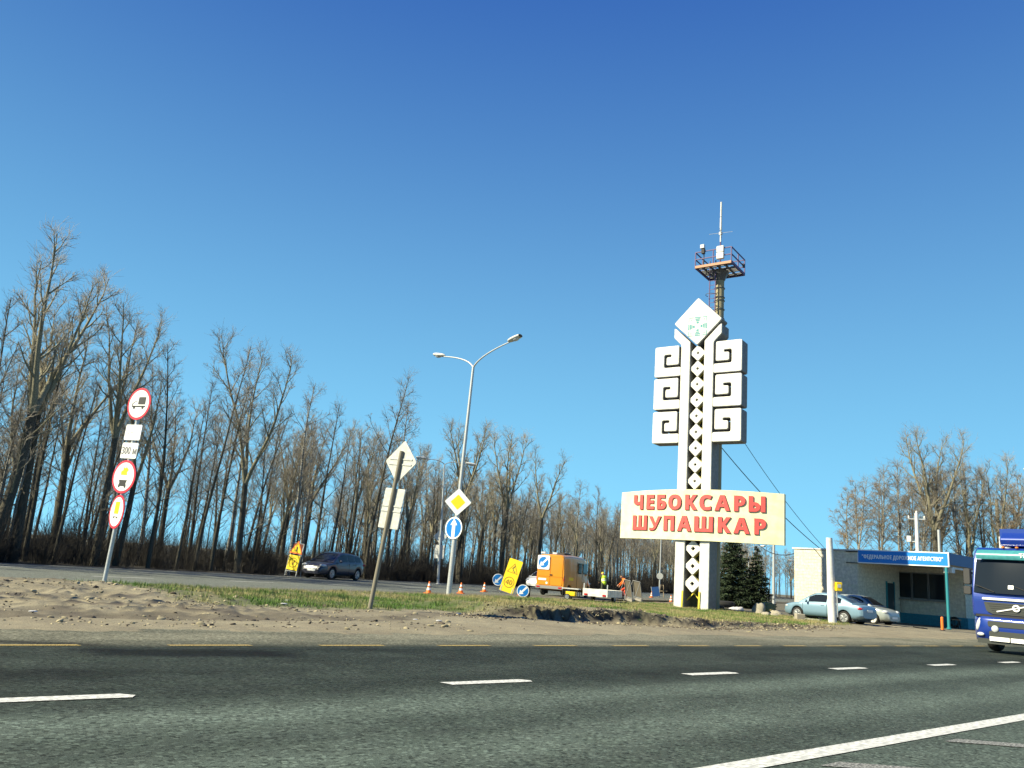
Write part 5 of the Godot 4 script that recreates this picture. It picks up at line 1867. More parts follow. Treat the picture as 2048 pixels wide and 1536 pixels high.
func build_roadworks() -> void:
	# five cones
	var c0 := thing("traffic_cone", "", "traffic cone", Vector3.ZERO, 0.0, "orange and white traffic cones")
	var g := G.new()
	g.prism(rounded(rect(-0.17, -0.17, 0.17, 0.17), 0.03, 2), 0.0, 0.035, Transform3D(Basis(Vector3(1, 0, 0), -PI / 2), Vector3.ZERO))
	obj("foot", g, M.orange, c0)
	var y := 0.035
	var bands := [[0.035, 0.15, 0], [0.15, 0.25, 1], [0.25, 0.33, 0], [0.33, 0.42, 1], [0.42, 0.52, 0]]
	for b in bands:
		g = G.new()
		g.lathe([Vector2(0.125 - 0.195 * b[0], b[0]), Vector2(0.125 - 0.195 * b[1], b[1])], 18)
		if b[1] > 0.5: g.lathe([Vector2(0.024, 0.52), Vector2(0.0, 0.522)], 18)
		obj("white_band" if b[2] else "orange_band", g, M.sign_white if b[2] else M.orange, c0)
	var spots := [[21.81, -29.34, "traffic cone on the far road just left of the near lamp post"], [25.21, -31.31, "traffic cone on the far road just right of the near lamp post"], [30.12, -35.33, "traffic cone on the far road left of the tall yellow works sign"], [48.11, -35.89, "traffic cone beside the left foot of the stele"], [58.83, -46.02, "small distant traffic cone beside the wooden trestle"], [31.0, -33.2, "traffic cone half hidden behind the lower blue disc by the van"]]
	for i in spots.size():
		var q: Array = spots[i]
		if i == 0:
			c0.position = Vector3(q[0], 0.0, q[1]); c0.set_meta("label", q[2])
		else:
			copy(c0, Vector3(q[0], 0.0, q[1]), i * 0.7, q[2])
	# triangle and yellow plate on a frame beyond the far road
	var t := thing("works_sign", "grey folding frame with orange triangle above a yellow plate, beside the dark estate car", "works sign", Vector3(21.85, 0.0, -42.5), ang(Vector2(-0.88, 0.47)))
	t.rotation.z = -0.08
	a_frame(t, 0.37, 1.85, 0.22, M.zinc)
	var up := Transform3D(Basis(Vector3(1, 0, 0), -0.118), Vector3.ZERO)
	g = G.new()
	g.prism(rect(-0.35, 1.28, 0.35, 1.84), 0.015, 0.022, up)
	obj("dark_panel", g, M.brown_panel, t)
	g = G.new()
	g.prism(rounded(poly([-0.44, 1.27, 0.44, 1.27, 0.0, 2.02]), 0.06, 3), 0.025, 0.045, up)
	var tri := obj("triangle", g, M.orange, t)
	g = G.new()
	g.prism(rounded(poly([-0.33, 1.335, 0.33, 1.335, 0.0, 1.90]), 0.04, 3), 0.046, 0.05, up)
	obj("field", g, M.sign_yellow, tri)
	g = G.new()
	g.prism(rounded(rect(-0.03, 1.40, 0.06, 1.66), 0.03, 2), 0.051, 0.054, up)
	obj("symbol", g, M.ink, tri)
	g = G.new()
	g.prism(rounded(rect(-0.36, 0.36, 0.36, 1.18), 0.03, 2), 0.025, 0.045, up)
	var pl := obj("yellow_plate", g, M.lemon, t)
	g = G.new()
	for k in 4:
		g.ring(ngon(0.27, 28, 0, 0.77), ngon(0.24, 28, 0, 0.77), 0.051, 0.054)
	var rg := obj("circle", g, M.ochre_ink, pl)
	rg.transform = up
	g = G.new()
	for p in [arrow_shape(0.16, 0.035, 0.13, PI * 0.85, 0.03, 0.77)]: g.prism(p, 0.051, 0.055, up)
	obj("arrow_symbol", g, M.ochre_ink, pl)
	# tall yellow sign: warning triangle over a 40 in a circle
	t = thing("works_sign", "tall leaning yellow works sign with warning triangle over a speed limit of 40", "works sign", Vector3(31.2, 0.0, -34.75), ang(Vector2(-0.80, 0.60)))
	t.rotation.z = -0.24
	g = G.new()
	g.prism(rounded(rect(-0.40, 0.10, 0.40, 1.98), 0.06, 3), -0.03, 0.0, Transform3D(Basis(Vector3(1, 0, 0), -0.12), Vector3.ZERO))
	pl = obj("board", g, M.sign_yellow, t)
	var onb := Transform3D(Basis(Vector3(1, 0, 0), -0.12), Vector3(0, 0, 0.0))
	g = G.new()
	g.ring(PackedVector2Array([Vector2(-0.33, 1.20), Vector2(0.33, 1.20), Vector2(0.0, 1.77)]), PackedVector2Array([Vector2(-0.27, 1.235), Vector2(0.27, 1.235), Vector2(0.0, 1.70)]), 0.001, 0.005)
	var o := obj("triangle_outline", g, M.ochre_ink, pl)
	o.transform = onb
	g = G.new()
	g.prism(poly([0.02, 1.58, 0.06, 1.52, -0.02, 1.45, 0.05, 1.38, 0.03, 1.28, 0.0, 1.28, 0.01, 1.37, -0.08, 1.46]), 0.001, 0.005)
	g.prism(poly([0.06, 1.26, 0.17, 1.26, 0.115, 1.35]), 0.001, 0.005)
	g.prism(ngon(0.03, 12, 0.04, 1.60), 0.001, 0.005)
	o = obj("digger_symbol", g, M.ink, pl)
	o.transform = onb
	g = G.new()
	g.ring(ngon(0.31, 36, 0, 0.66), ngon(0.265, 36, 0, 0.66), 0.001, 0.005)
	o = obj("circle", g, M.ochre_ink, pl)
	o.transform = onb
	var tx := obj("lettering", text("40", 0.27, 0.006), M.ochre_ink, pl)
	tx.transform = Transform3D(onb.basis, onb * Vector3(0, 0.66, 0.004))
	for sd in [-1.0, 1.0]:
		g = G.new()
		g.bar(Vector3(sd * 0.33, -0.05, 0.0), Vector3(sd * 0.33, 0.4, -0.06), 0.04, 0.04)
		g.bar(Vector3(sd * 0.33, 0.0, -0.6), Vector3(sd * 0.33, 1.5, -0.22), 0.035, 0.035)
		obj("leg", g, M.zinc, t)
	g = G.new()
	g.bar(Vector3(-0.75, 0.06, 0.05), Vector3(0.75, 0.02, 0.05), 0.05, 0.05)
	obj("foot_bar", g, M.steel_dark, t)
	# blue discs
	t = thing("arrow_disc", "blue arrow disc standing half behind the tall yellow works sign", "works sign", Vector3(31.6, 0.0, -35.9), ang(Vector2(-0.75, 0.66)))
	o = disc_plate(t, "disc", 0.335, 0.72, 0.0, M.sign_white, M.sign_blue, 0.90)
	decal_prism(o, "arrow_symbol", [arrow_shape(0.28, 0.05, 0.20, PI * 0.75, 0, 0.72)], 0.005, M.sign_white)
	g = G.new()
	g.bar(Vector3(0, 0.0, -0.05), Vector3(0, 0.9, -0.05), 0.04, 0.04)
	g.bar(Vector3(-0.3, 0.02, -0.05), Vector3(0.3, 0.02, -0.05), 0.05, 0.05)
	obj("stand", g, M.steel_dark, t)
	t = thing("arrow_disc", "blue arrow disc low on the grass edge in front of the orange van", "works sign", Vector3(27.5, 0.06, -29.35), ang(Vector2(-0.75, 0.66)))
	o = disc_plate(t, "disc", 0.30, 0.30, 0.0, M.sign_white, M.sign_blue, 0.88)
	decal_prism(o, "arrow_symbol", [arrow_shape(0.25, 0.045, 0.18, PI * 0.75, 0, 0.30)], 0.005, M.sign_white)
	g = G.new()
	g.box(Vector3(0.1, 0.14, -0.25), Vector3(0.3, 0.26, 0.12))
	obj("ballast", g, M.concrete, t)
	g = G.new()
	g.bar(Vector3(0.28, -0.02, -0.3), Vector3(0.30, 0.46, -0.3), 0.09, 0.06)
	obj("stand", g, M.rubber, t)
	# sign boards seen from behind, trestle, dug earth
	for q in [[41.2, -34.0, "left of two grey sign boards seen from behind, next to the orange jacket worker", 0.34, 1.30], [43.6, -35.2, "right of two grey sign boards seen from behind, by the dug earth", 0.42, 1.28]]:
		t = thing("board_back", q[2], "works sign", Vector3(q[0], 0.0, q[1]), ang(Vector2(0.93, 0.25)))
		t.rotation.z = 0.10
		a_frame(t, q[3], q[4], 0.30, M.frame_grey)
		g = G.new()
		g.prism(rounded(rect(-q[3], 0.28, q[3], q[4] - 0.02), 0.03, 2), 0.02, 0.045, Transform3D(Basis(Vector3(1, 0, 0), -0.228), Vector3.ZERO))
		obj("board", g, M.grey_back, t)
		g = G.new()
		g.box(Vector3(0, 0.08, 0.05), Vector3(0.7, 0.15, 0.2))
		obj("ballast_bag", g, M.concrete, t)
	t = thing("blue_board", "dark blue board propped up beside the wooden trestle", "board", Vector3(60.8, 0.0, -47.0), ang(Vector2(-0.7, 0.7)))
	t.rotation.z = 0.16
	g = G.new()
	g.prism(rounded(rect(-0.34, 0.1, 0.34, 0.95), 0.04, 2), -0.02, 0.02)
	obj("panel", g, M.blue_fascia, t)
	g = G.new()
	g.bar(Vector3(-0.36, 0, 0), Vector3(-0.36, 1.0, 0), 0.05, 0.05)
	g.bar(Vector3(0.3, 0, -0.3), Vector3(0.3, 0.8, -0.03), 0.05, 0.05)
	obj("frame", g, M.zinc, t)
	t = thing("trestle", "pale wooden trestle of crossed poles at the edge of the far road", "trestle", Vector3(63.4, 0.0, -48.4), 0.6)
	for q in [[-0.5, 0.55, 0.2], [0.5, -0.55, 0.2], [-0.45, 0.5, -0.25], [0.55, -0.4, -0.25]]:
		g = G.new()
		g.bar(Vector3(q[0], 0, q[2]), Vector3(q[1], 1.15, q[2] * 0.5), 0.07, 0.05)
		obj("pole", g, M.wood, t)
	g = G.new()
	g.bar(Vector3(0, 0.58, -0.5), Vector3(0, 0.62, 0.5), 0.07, 0.07)
	obj("rail", g, M.wood, t)
	var soil := textured(mat(Color(0.17, 0.14, 0.10), 0.95), M.fine, 0.5, false, 1.5)
	for q in [[46.4, -34.2, 0.8, 0.28, "heap of dug earth between the sign boards and the stele"], [49.0, -35.0, 1.0, 0.24, "low spread heap of dug earth by the cone at the stele"], [44.2, -33.6, 0.6, 0.22, "small heap of dug earth under the right sign board"]]:
		o = obj("earth_heap", boulder(q[2], int(q[0]), q[3]), soil)
		o.position = Vector3(q[0], -0.05, q[1])
		tag(o, q[4], "earth heap")
	build_people()

# ---------------------------------------------------------------- people: one skin each, meshed from tapered limbs (surface nets)
func skin(bones: Array, cell: float, k: float, grow := 0.0) -> G:
	var lo := Vector3.ONE * 1e9
	var hi := -lo
	for b in bones:
		for e in 2:
			var m := Vector3.ONE * (maxf(b[2], b[3]) + grow + cell * 2.0)
			lo = lo.min(b[e] - m); hi = hi.max(b[e] + m)
	var n := Vector3i(((hi - lo) / cell).ceil()) + Vector3i.ONE
	var val := PackedFloat32Array()
	var best := PackedInt32Array()
	val.resize(n.x * n.y * n.z); val.fill(1e3); best.resize(n.x * n.y * n.z)
	for bi in bones.size():
		var b: Array = bones[bi]
		var m := Vector3.ONE * (maxf(b[2], b[3]) + grow + 3.0 * cell + k)
		var a0 := Vector3i(((b[0] as Vector3).min(b[1]) - m - lo) / cell).clamp(Vector3i.ZERO, n - Vector3i.ONE)
		var a1 := Vector3i(((b[0] as Vector3).max(b[1]) + m - lo) / cell).clamp(Vector3i.ZERO, n - Vector3i.ONE)
		var ab: Vector3 = b[1] - b[0]
		var l2 := maxf(ab.length_squared(), 1e-8)
		for z in range(a0.z, a1.z + 1):
			for y in range(a0.y, a1.y + 1):
				for x in range(a0.x, a1.x + 1):
					var p := lo + Vector3(x, y, z) * cell
					var h := clampf((p - (b[0] as Vector3)).dot(ab) / l2, 0.0, 1.0)
					var d: float = p.distance_to(b[0] + ab * h) - lerpf(b[2], b[3], h) - grow
					var i := (z * n.y + y) * n.x + x
					var o := val[i]
					if d < o: best[i] = bi
					var w := maxf(k - absf(d - o), 0.0) / k
					val[i] = minf(d, o) - w * w * k * 0.25
	var g := G.new()
	g.colored = true
	var id := {}
	var off := [0, 1, n.x, n.x + 1, n.x * n.y, n.x * n.y + 1, n.x * n.y + n.x, n.x * n.y + n.x + 1]
	for z in n.z - 1:
		for y in n.y - 1:
			for x in n.x - 1:
				var i := (z * n.y + y) * n.x + x
				var inside := 0
				for q in 8:
					if val[i + off[q]] < 0.0: inside += 1
				if inside == 0 or inside == 8: continue
				var s := Vector3.ZERO
				var cnt := 0
				for e in [[0, 1], [2, 3], [4, 5], [6, 7], [0, 2], [1, 3], [4, 6], [5, 7], [0, 4], [1, 5], [2, 6], [3, 7]]:
					var va := val[i + off[e[0]]]
					var vb := val[i + off[e[1]]]
					if (va < 0.0) != (vb < 0.0):
						var t := va / (va - vb)
						var pa := Vector3(e[0] & 1, (e[0] >> 1) & 1, e[0] >> 2)
						var pb := Vector3(e[1] & 1, (e[1] >> 1) & 1, e[1] >> 2)
						s += pa.lerp(pb, t); cnt += 1
				id[i] = g.v.size()
				g.v.append(lo + (Vector3(x, y, z) + s / cnt) * cell)
				var gr := Vector3(val[i + 1] - val[i], val[i + n.x] - val[i], val[i + n.x * n.y] - val[i])
				g.n.append(gr.normalized() if gr.length() > 1e-6 else Vector3.UP)
				g.c.append(bones[best[i]][4])
	for i in id.keys():
		var x: int = i % n.x
		var y: int = (i / n.x) % n.y
		var z: int = i / (n.x * n.y)
		for ax in 3:
			var st: int = [1, n.x, n.x * n.y][ax]
			var u: int = [n.x, n.x * n.y, 1][ax]
			var w: int = [n.x * n.y, 1, n.x][ax]
			if [y, z, x][ax] == 0 or [z, x, y][ax] == 0: continue
			var va := val[i]
			var vb := val[i + st]
			if (va < 0.0) == (vb < 0.0): continue
			if not (id.has(i - u) and id.has(i - w) and id.has(i - u - w)): continue
			var q := [id[i], id[i - u], id[i - u - w], id[i - w]]
			if va < 0.0: g.ix.append_array([q[0], q[2], q[1], q[0], q[3], q[2]])
			else: g.ix.append_array([q[0], q[1], q[2], q[0], q[2], q[3]])
	return g

func hand_bones(w: Vector3, d: Vector3, side: Vector3, c: Color) -> Array:   # palm, four curled fingers and a thumb
	var o := [[w, w + d * 0.075, 0.028, 0.034, c]]
	var curl := d.cross(side).normalized()
	for f in 4:
		var b := w + d * 0.085 + side * (0.027 - 0.018 * f)
		var l: float = [0.040, 0.045, 0.042, 0.034][f]
		var m := b + (d * 0.9 + curl * 0.35).normalized() * l
		o.append([b, m, 0.0095, 0.009, c]); o.append([m, m + (d * 0.5 + curl * 0.85).normalized() * l * 0.8, 0.009, 0.008, c])
	var th := w + d * 0.03 + side * 0.03
	o.append([th, th + (d * 0.7 + side * 0.7).normalized() * 0.055, 0.011, 0.010, c])
	return o

func person(label: String, at: Vector3, dir: Vector2, j: Dictionary, cols: Dictionary) -> Node3D:
	var t := thing("person", label, "person", at, ang(dir))
	var bn := []
	var tr: Color = cols.trousers
	var up: Color = cols.jacket
	for s in ["l", "r"]:
		bn.append([j["hip_" + s], j["knee_" + s], 0.102, 0.075, tr])
		bn.append([j["knee_" + s], j["ankle_" + s], 0.072, 0.056, tr])
		bn.append([j["ankle_" + s] + Vector3(0, -0.035, -0.03), j["ankle_" + s] + Vector3(0, -0.045, 0.17), 0.045, 0.04, cols.shoes])
		bn.append([j["sh_" + s], j["el_" + s], 0.060, 0.048, up])
		bn.append([j["el_" + s], j["wr_" + s], 0.047, 0.036, up])
		bn.append([j.chest, j["sh_" + s], 0.10, 0.065, up])
		bn.append([j.pelvis, j["hip_" + s], 0.11, 0.095, tr])
	bn.append([j.pelvis, j.waist, 0.125, 0.125, up])
	bn.append([j.waist, j.chest, 0.13, 0.15, up])
	bn.append([j.chest, j.neck, 0.09, 0.055, up])
	bn.append([j.neck, j.head - (j.head - j.neck).normalized() * 0.06, 0.052, 0.052, cols.skin])
	var g := skin(bn, 0.024, 0.05)
	# head on its own finer grid: skull, jaw, nose, ears
	var f: Vector3 = j.face
	var hu: Vector3 = (j.head - j.neck).normalized()
	f = (f - hu * f.dot(hu)).normalized()
	var sd := hu.cross(f)
	var h: Vector3 = j.head
	var hb := [[h + hu * 0.02 - f * 0.015, h + hu * 0.03 + f * 0.01, 0.088, 0.085, cols.skin], [h - hu * 0.03 + f * 0.03, h - hu * 0.075 + f * 0.045, 0.065, 0.043, cols.skin], [h + f * 0.09, h - hu * 0.025 + f * 0.108, 0.011, 0.015, cols.skin],
		[h + sd * 0.082 - hu * 0.015, h + sd * 0.088 + hu * 0.02, 0.016, 0.018, cols.skin], [h - sd * 0.082 - hu * 0.015, h - sd * 0.088 + hu * 0.02, 0.016, 0.018, cols.skin]]
	var parts := [skin(hb, 0.011, 0.02)]
	for s in ["l", "r"]:
		var wr: Vector3 = j["wr_" + s]
		var d: Vector3 = (wr - j["el_" + s]).normalized()
		parts.append(skin(hand_bones(wr, d, d.cross(Vector3(0.2, 1, 0.1)).normalized(), cols.skin), 0.006, 0.008))
	for q in parts:
		var k := g.v.size()
		g.v.append_array(q.v); g.n.append_array(q.n); g.c.append_array(q.c)
		for w in q.ix: g.ix.append(w + k)
	obj("body", g, M.cloth, t)
	for e in [-1.0, 1.0]:
		obj("eye", blob(h + hu * 0.005 + f * 0.083 + sd * 0.033 * e, Vector3.ONE * 0.012), M.ink, t)
	obj("mouth", blob(h - hu * 0.058 + f * 0.088, Vector3(0.024, 0.005, 0.008), Basis(sd, hu, f)), M.lip, t)
	if cols.has("cap"):
		var cg := skin([[h + hu * 0.05 - f * 0.012, h + hu * 0.055 + f * 0.005, 0.092, 0.09, Color(1, 1, 1)], [h + hu * 0.05 + f * 0.06, h + hu * 0.045 + f * 0.125, 0.03, 0.022, Color(1, 1, 1)]], 0.012, 0.02)
		cg.colored = false
		obj("cap", cg, cols.cap, t)
	else:
		var hg := skin([[h + hu * 0.045 - f * 0.03, h + hu * 0.055 - f * 0.005, 0.088, 0.085, Color(1, 1, 1)]], 0.012, 0.02)
		hg.colored = false
		obj("hair", hg, M.hair, t)
	if cols.has("vest"):
		var vb := [[j.waist - (j.chest - j.waist) * 0.4, j.chest, 0.14, 0.155, Color(1, 1, 1)], [j.chest, j.sh_l.lerp(j.chest, 0.3), 0.115, 0.082, Color(1, 1, 1)], [j.chest, j.sh_r.lerp(j.chest, 0.3), 0.115, 0.082, Color(1, 1, 1)]]
		var vg := skin(vb, 0.024, 0.04, 0.012)
		vg.colored = false
		obj("vest", vg, cols.vest, t)
		for y in [0.15, 0.55]:
			var c: Vector3 = j.waist.lerp(j.chest, y)
			var ax: Vector3 = (j.chest - j.waist).normalized()
			var sg := G.new()
			var xx := ax.cross(Vector3(0, 0, 1)).normalized()
			sg.lathe([Vector2(0.172, -0.022), Vector2(0.174, 0.022)], 20, Transform3D(Basis(xx, ax, xx.cross(ax)), c))
			obj("reflective_stripe", sg, M.sign_white, t)
	return t

func build_people() -> void:
	var sk := Color(0.46, 0.26, 0.18)
	var j := {"pelvis": Vector3(0, 0.93, 0), "waist": Vector3(0, 1.05, 0.02), "chest": Vector3(0, 1.30, 0.10), "neck": Vector3(0, 1.44, 0.16), "head": Vector3(0, 1.55, 0.23), "face": Vector3(0, -0.35, 1),
		"hip_l": Vector3(0.10, 0.90, 0), "hip_r": Vector3(-0.10, 0.90, 0), "knee_l": Vector3(0.12, 0.50, 0.05), "knee_r": Vector3(-0.13, 0.50, 0.03), "ankle_l": Vector3(0.13, 0.09, -0.02), "ankle_r": Vector3(-0.15, 0.09, -0.03),
		"sh_l": Vector3(0.19, 1.37, 0.10), "sh_r": Vector3(-0.19, 1.37, 0.10), "el_l": Vector3(0.25, 1.12, 0.22), "el_r": Vector3(-0.25, 1.11, 0.20), "wr_l": Vector3(0.16, 1.02, 0.42), "wr_r": Vector3(-0.18, 1.00, 0.40)}
	person("worker in a yellow green vest standing with back turned behind the trailer", Vector3(42.8, 0.02, -37.6), Vector2(0.35, -0.94), j, {"trousers": Color(0.07, 0.075, 0.05), "jacket": Color(0.05, 0.055, 0.045), "shoes": Color(0.02, 0.02, 0.02), "skin": sk, "cap": M.sign_yellow, "vest": M.hi_vis})
	j = {"pelvis": Vector3(0, 0.86, -0.12), "waist": Vector3(0, 1.0, -0.05), "chest": Vector3(0, 1.24, 0.10), "neck": Vector3(0, 1.38, 0.20), "head": Vector3(0, 1.48, 0.29), "face": Vector3(0, -0.5, 1),
		"hip_l": Vector3(0.10, 0.83, -0.12), "hip_r": Vector3(-0.10, 0.83, -0.12), "knee_l": Vector3(0.13, 0.56, 0.26), "knee_r": Vector3(-0.12, 0.47, 0.0), "ankle_l": Vector3(0.13, 0.22, 0.14), "ankle_r": Vector3(-0.13, 0.09, -0.16),
		"sh_l": Vector3(0.19, 1.31, 0.10), "sh_r": Vector3(-0.19, 1.31, 0.10), "el_l": Vector3(0.24, 1.05, 0.24), "el_r": Vector3(-0.24, 1.06, 0.26), "wr_l": Vector3(0.16, 0.86, 0.40), "wr_r": Vector3(-0.12, 0.92, 0.46)}
	person("worker in orange jacket and red orange trousers stepping forward behind the trailer", Vector3(44.6, 0.02, -37.2), Vector2(-0.75, -0.66), j, {"trousers": Color(0.62, 0.06, 0.02), "jacket": Color(0.80, 0.17, 0.02), "shoes": Color(0.02, 0.02, 0.02), "skin": sk})
	var g := G.new()
	g.box(Vector3(0, 0.08, 0), Vector3(0.7, 0.15, 0.5))
	var st := obj("pallet", g, M.wood)
	st.position = Vector3(44.42, -0.01, -37.42)
	st.rotation.y = 0.7
	tag(st, "low wooden pallet under the orange jacket worker's raised foot", "pallet")

# ---------------------------------------------------------------- trees
var tr := RandomNumberGenerator.new()

func wander(o: Vector3, d: Vector3, l: float, n: int, wob: float, lift: float) -> Array:
	var p := [o]
	var q := o
	var e := d.normalized()
	for i in n:
		e = (e + Vector3(tr.randf_range(-wob, wob), tr.randf_range(-wob, wob) * 0.6 + lift, tr.randf_range(-wob, wob))).normalized()
		q += e * l / n
		p.append(q)
	return p

func taper(n: int, r0: float, r1: float) -> Array:
	var r := []
	for i in n: r.append(lerpf(r0, r1, pow(i / float(n - 1), 0.85)))
	return r

func along(p: Array, t: float) -> Array:   # point and direction at share t of a path
	var f := clampf(t, 0.0, 0.999) * (p.size() - 1)
	var i := int(f)
	return [(p[i] as Vector3).lerp(p[i + 1], f - i), ((p[i + 1] as Vector3) - (p[i] as Vector3)).normalized()]

func off_axis(d: Vector3, a: float, roll: float) -> Vector3:
	var x := d.cross(Vector3(0.3, 0.2, 0.9)).normalized().rotated(d, roll)
	return d * cos(a) + x * sin(a)

func twigs(tg: G, p: Array, n: int, l: float, droop: float, from := 0.25) -> void:
	for i in n:
		var q := along(p, tr.randf_range(from, 1.0))
		var d := off_axis(q[1], tr.randf_range(0.35, 1.0), tr.randf() * TAU)
		var tl := l * tr.randf_range(0.5, 1.15)
		var w := wander(q[0], d, tl, 2, 0.30, 0.10 - droop)
		tg.tube(w, [0.0075, 0.0055, 0.003], 3, false)
		for k in 2:
			var s := along(w, tr.randf_range(0.25, 0.8))
			tg.tube(wander(s[0], off_axis(s[1], tr.randf_range(0.4, 0.9), tr.randf() * TAU), tl * tr.randf_range(0.35, 0.6), 1, 0.2, 0.06 - droop), [0.005, 0.003], 3, false)

func limb(lg: G, tg: G, o: Vector3, d: Vector3, l: float, r: float, lift: float, dense: float, droop: float) -> void:
	var p := wander(o, d, l, 6, 0.17, lift)
	lg.tube(p, taper(7, r, maxf(0.008, r * 0.22)), 5, false)
	var m := int(l * 1.9) + 2
	for i in m:
		var t := lerpf(0.22, 0.97, (i + tr.randf() * 0.8) / m)
		var q := along(p, t)
		var sl := l * lerpf(0.50, 0.20, t) * tr.randf_range(0.6, 1.1)
		var sp := wander(q[0], off_axis(q[1], tr.randf_range(0.5, 0.95), i * 2.4 + tr.randf()), sl, 4, 0.2, lift * 0.9 - droop * 0.4)
		lg.tube(sp, taper(5, maxf(0.010, r * 0.34), 0.006), 4, false)
		twigs(tg, sp, int((4 + sl * 5.5) * dense), clampf(sl * 0.5, 0.35, 0.9), droop)
	twigs(tg, p, int((4 + l * 2.2) * dense), 0.7, droop, 0.5)

func make_tree(seed_: int, kind: String, h: float) -> Array:   # trunk, branches, twigs
	tr.seed = seed_
	var tk := G.new()
	var lg := G.new()
	var tg := G.new()
	var r0 := h * (0.0098 if kind == "slender" else 0.0125 if kind in ["birch", "tawny"] else 0.0178) * tr.randf_range(0.85, 1.15)
	if kind == "forked":
		var fh := h * tr.randf_range(0.36, 0.5)
		var p := wander(Vector3(0, -0.2, 0), Vector3(tr.randf_range(-0.06, 0.06), 1, tr.randf_range(-0.06, 0.06)), fh + 0.2, 6, 0.035, 0.02)
		tk.tube(p, taper(7, r0, r0 * 0.72), 9, false)
		var nl := tr.randi_range(2, 4)
		for i in nl:
			var a := TAU * i / nl + tr.randf_range(-0.5, 0.5)
			var tilt := tr.randf_range(0.16, 0.42)
			var d := Vector3(cos(a) * sin(tilt), cos(tilt), sin(a) * sin(tilt))
			var ll := (h - fh) * tr.randf_range(0.8, 1.05) / cos(tilt * 0.8)
			var lp := wander(p[6] - Vector3(0, 0.1, 0), d, ll, 8, 0.10, 0.05)
			lg.tube(lp, taper(9, r0 * 0.62, 0.014), 7, false)
			var m := int(ll * 1.5) + 2
			for k in m:
				var t := lerpf(0.12, 0.96, (k + tr.randf() * 0.8) / m)
				var q := along(lp, t)
				limb(lg, tg, q[0], off_axis(q[1], tr.randf_range(0.5, 0.9), k * 2.4 + tr.randf()), ll * lerpf(0.34, 0.13, t) * tr.randf_range(0.7, 1.2), maxf(0.016, r0 * 0.30 * (1 - t * 0.6)), 0.10, 1.0, 0.0)
			twigs(tg, lp, 26, 0.9, 0.0, 0.75)
		for k in 4:
			var q := along(p, tr.randf_range(0.4, 0.95))
			limb(lg, tg, q[0], off_axis(q[1], tr.randf_range(0.8, 1.2), tr.randf() * TAU), tr.randf_range(1.2, 3.0), 0.035, 0.07, 0.8, 0.0)
	else:
		var p := wander(Vector3(0, -0.2, 0), Vector3(tr.randf_range(-0.05, 0.05), 1, tr.randf_range(-0.05, 0.05)), h + 0.2, 12, 0.04 if kind == "slender" else 0.055, 0.025)
		tk.tube(p, taper(13, r0, 0.016), 8, false)
		var droop := 0.16 if kind in ["birch", "tawny"] else 0.0
		var m := int(h * (2.0 if kind == "slender" else 1.9))
		for k in m:
			var t := lerpf(0.22 if kind == "slender" else 0.30, 0.97, (k + tr.randf() * 0.8) / m)
			var q := along(p, t)
			var ll := h * (0.19 if kind == "slender" else 0.22) * (lerpf(0.45, 1.0, smooth(0.2, 0.5, t))) * lerpf(1.0, 0.28, smooth(0.5, 1.0, t)) * tr.randf_range(0.65, 1.2)
			limb(lg, tg, q[0], off_axis(q[1], tr.randf_range(0.55, 1.0) if t > 0.4 else tr.randf_range(0.8, 1.25), k * 2.4 + tr.randf()), ll, maxf(0.012, r0 * 0.28 * (1 - t * 0.5)), 0.10 - droop * 0.5, (1.9 if kind == "tawny" else 0.85) if t > 0.45 else 0.28, droop)
		twigs(tg, p, 30, 0.8, droop, 0.8)
	return [tk.mesh(), lg.mesh(), tg.mesh()]

var protos := {}
func tree(kind: String, variant: int, label: String, at: Vector3, s: float, turn: float, group: String, called: String) -> Node3D:
	var key := kind + str(variant)
	var o: Node3D
	if not protos.has(key):
		var h := 12.0
		var ms := make_tree(variant * 97 + kind.length() * 13, kind, h)
		o = thing(called, label, "tree", at, turn, group)
		var bark: Material = M["bark_" + kind]
		obj("trunk", ms[0], bark, o)
		obj("branches", ms[1], M["limb_" + kind], o)
		obj("twigs", ms[2], M["twig_" + kind], o)
		protos[key] = o
	else:
		o = copy(protos[key], at, turn, label, called)
		o.set_meta("group", group)
	o.scale = Vector3.ONE * s / 12.0
	o.rotation.x = 0.0
	return o

func tree_materials() -> void:
	var bk := noise_tex(31, 0.05, 0.45, 1.0, 512, 5)
	M.bark_forked = textured(mat(Color(0.14, 0.127, 0.095), 0.95), bk, 1.1, false, 2.0)
	M.limb_forked = textured(mat(Color(0.40, 0.37, 0.255), 0.9), bk, 0.9)
	M.twig_forked = mat(Color(0.29, 0.26, 0.215), 0.9)
	M.bark_slender = textured(mat(Color(0.13, 0.12, 0.092), 0.95), bk, 0.9, false, 2.0)
	M.limb_slender = textured(mat(Color(0.19, 0.17, 0.13), 0.9), bk, 0.8)
	M.twig_slender = mat(Color(0.215, 0.20, 0.18), 0.9)
	M.bark_birch = textured(mat(Color(0.50, 0.48, 0.43), 0.85), noise_tex(33, 0.03, 0.25, 1.0, 512, 5), 1.3, false, 1.0)
	M.limb_birch = textured(mat(Color(0.38, 0.35, 0.28), 0.9), bk, 0.8)
	M.bark_tawny = textured(mat(Color(0.50, 0.46, 0.36), 0.85), noise_tex(34, 0.03, 0.3, 1.0, 512, 5), 1.3)
	M.limb_tawny = textured(mat(Color(0.36, 0.29, 0.18), 0.9), bk, 0.8)
	M.twig_tawny = mat(Color(0.27, 0.195, 0.115), 0.9)
	M.twig_birch = mat(Color(0.20, 0.165, 0.13), 0.9)

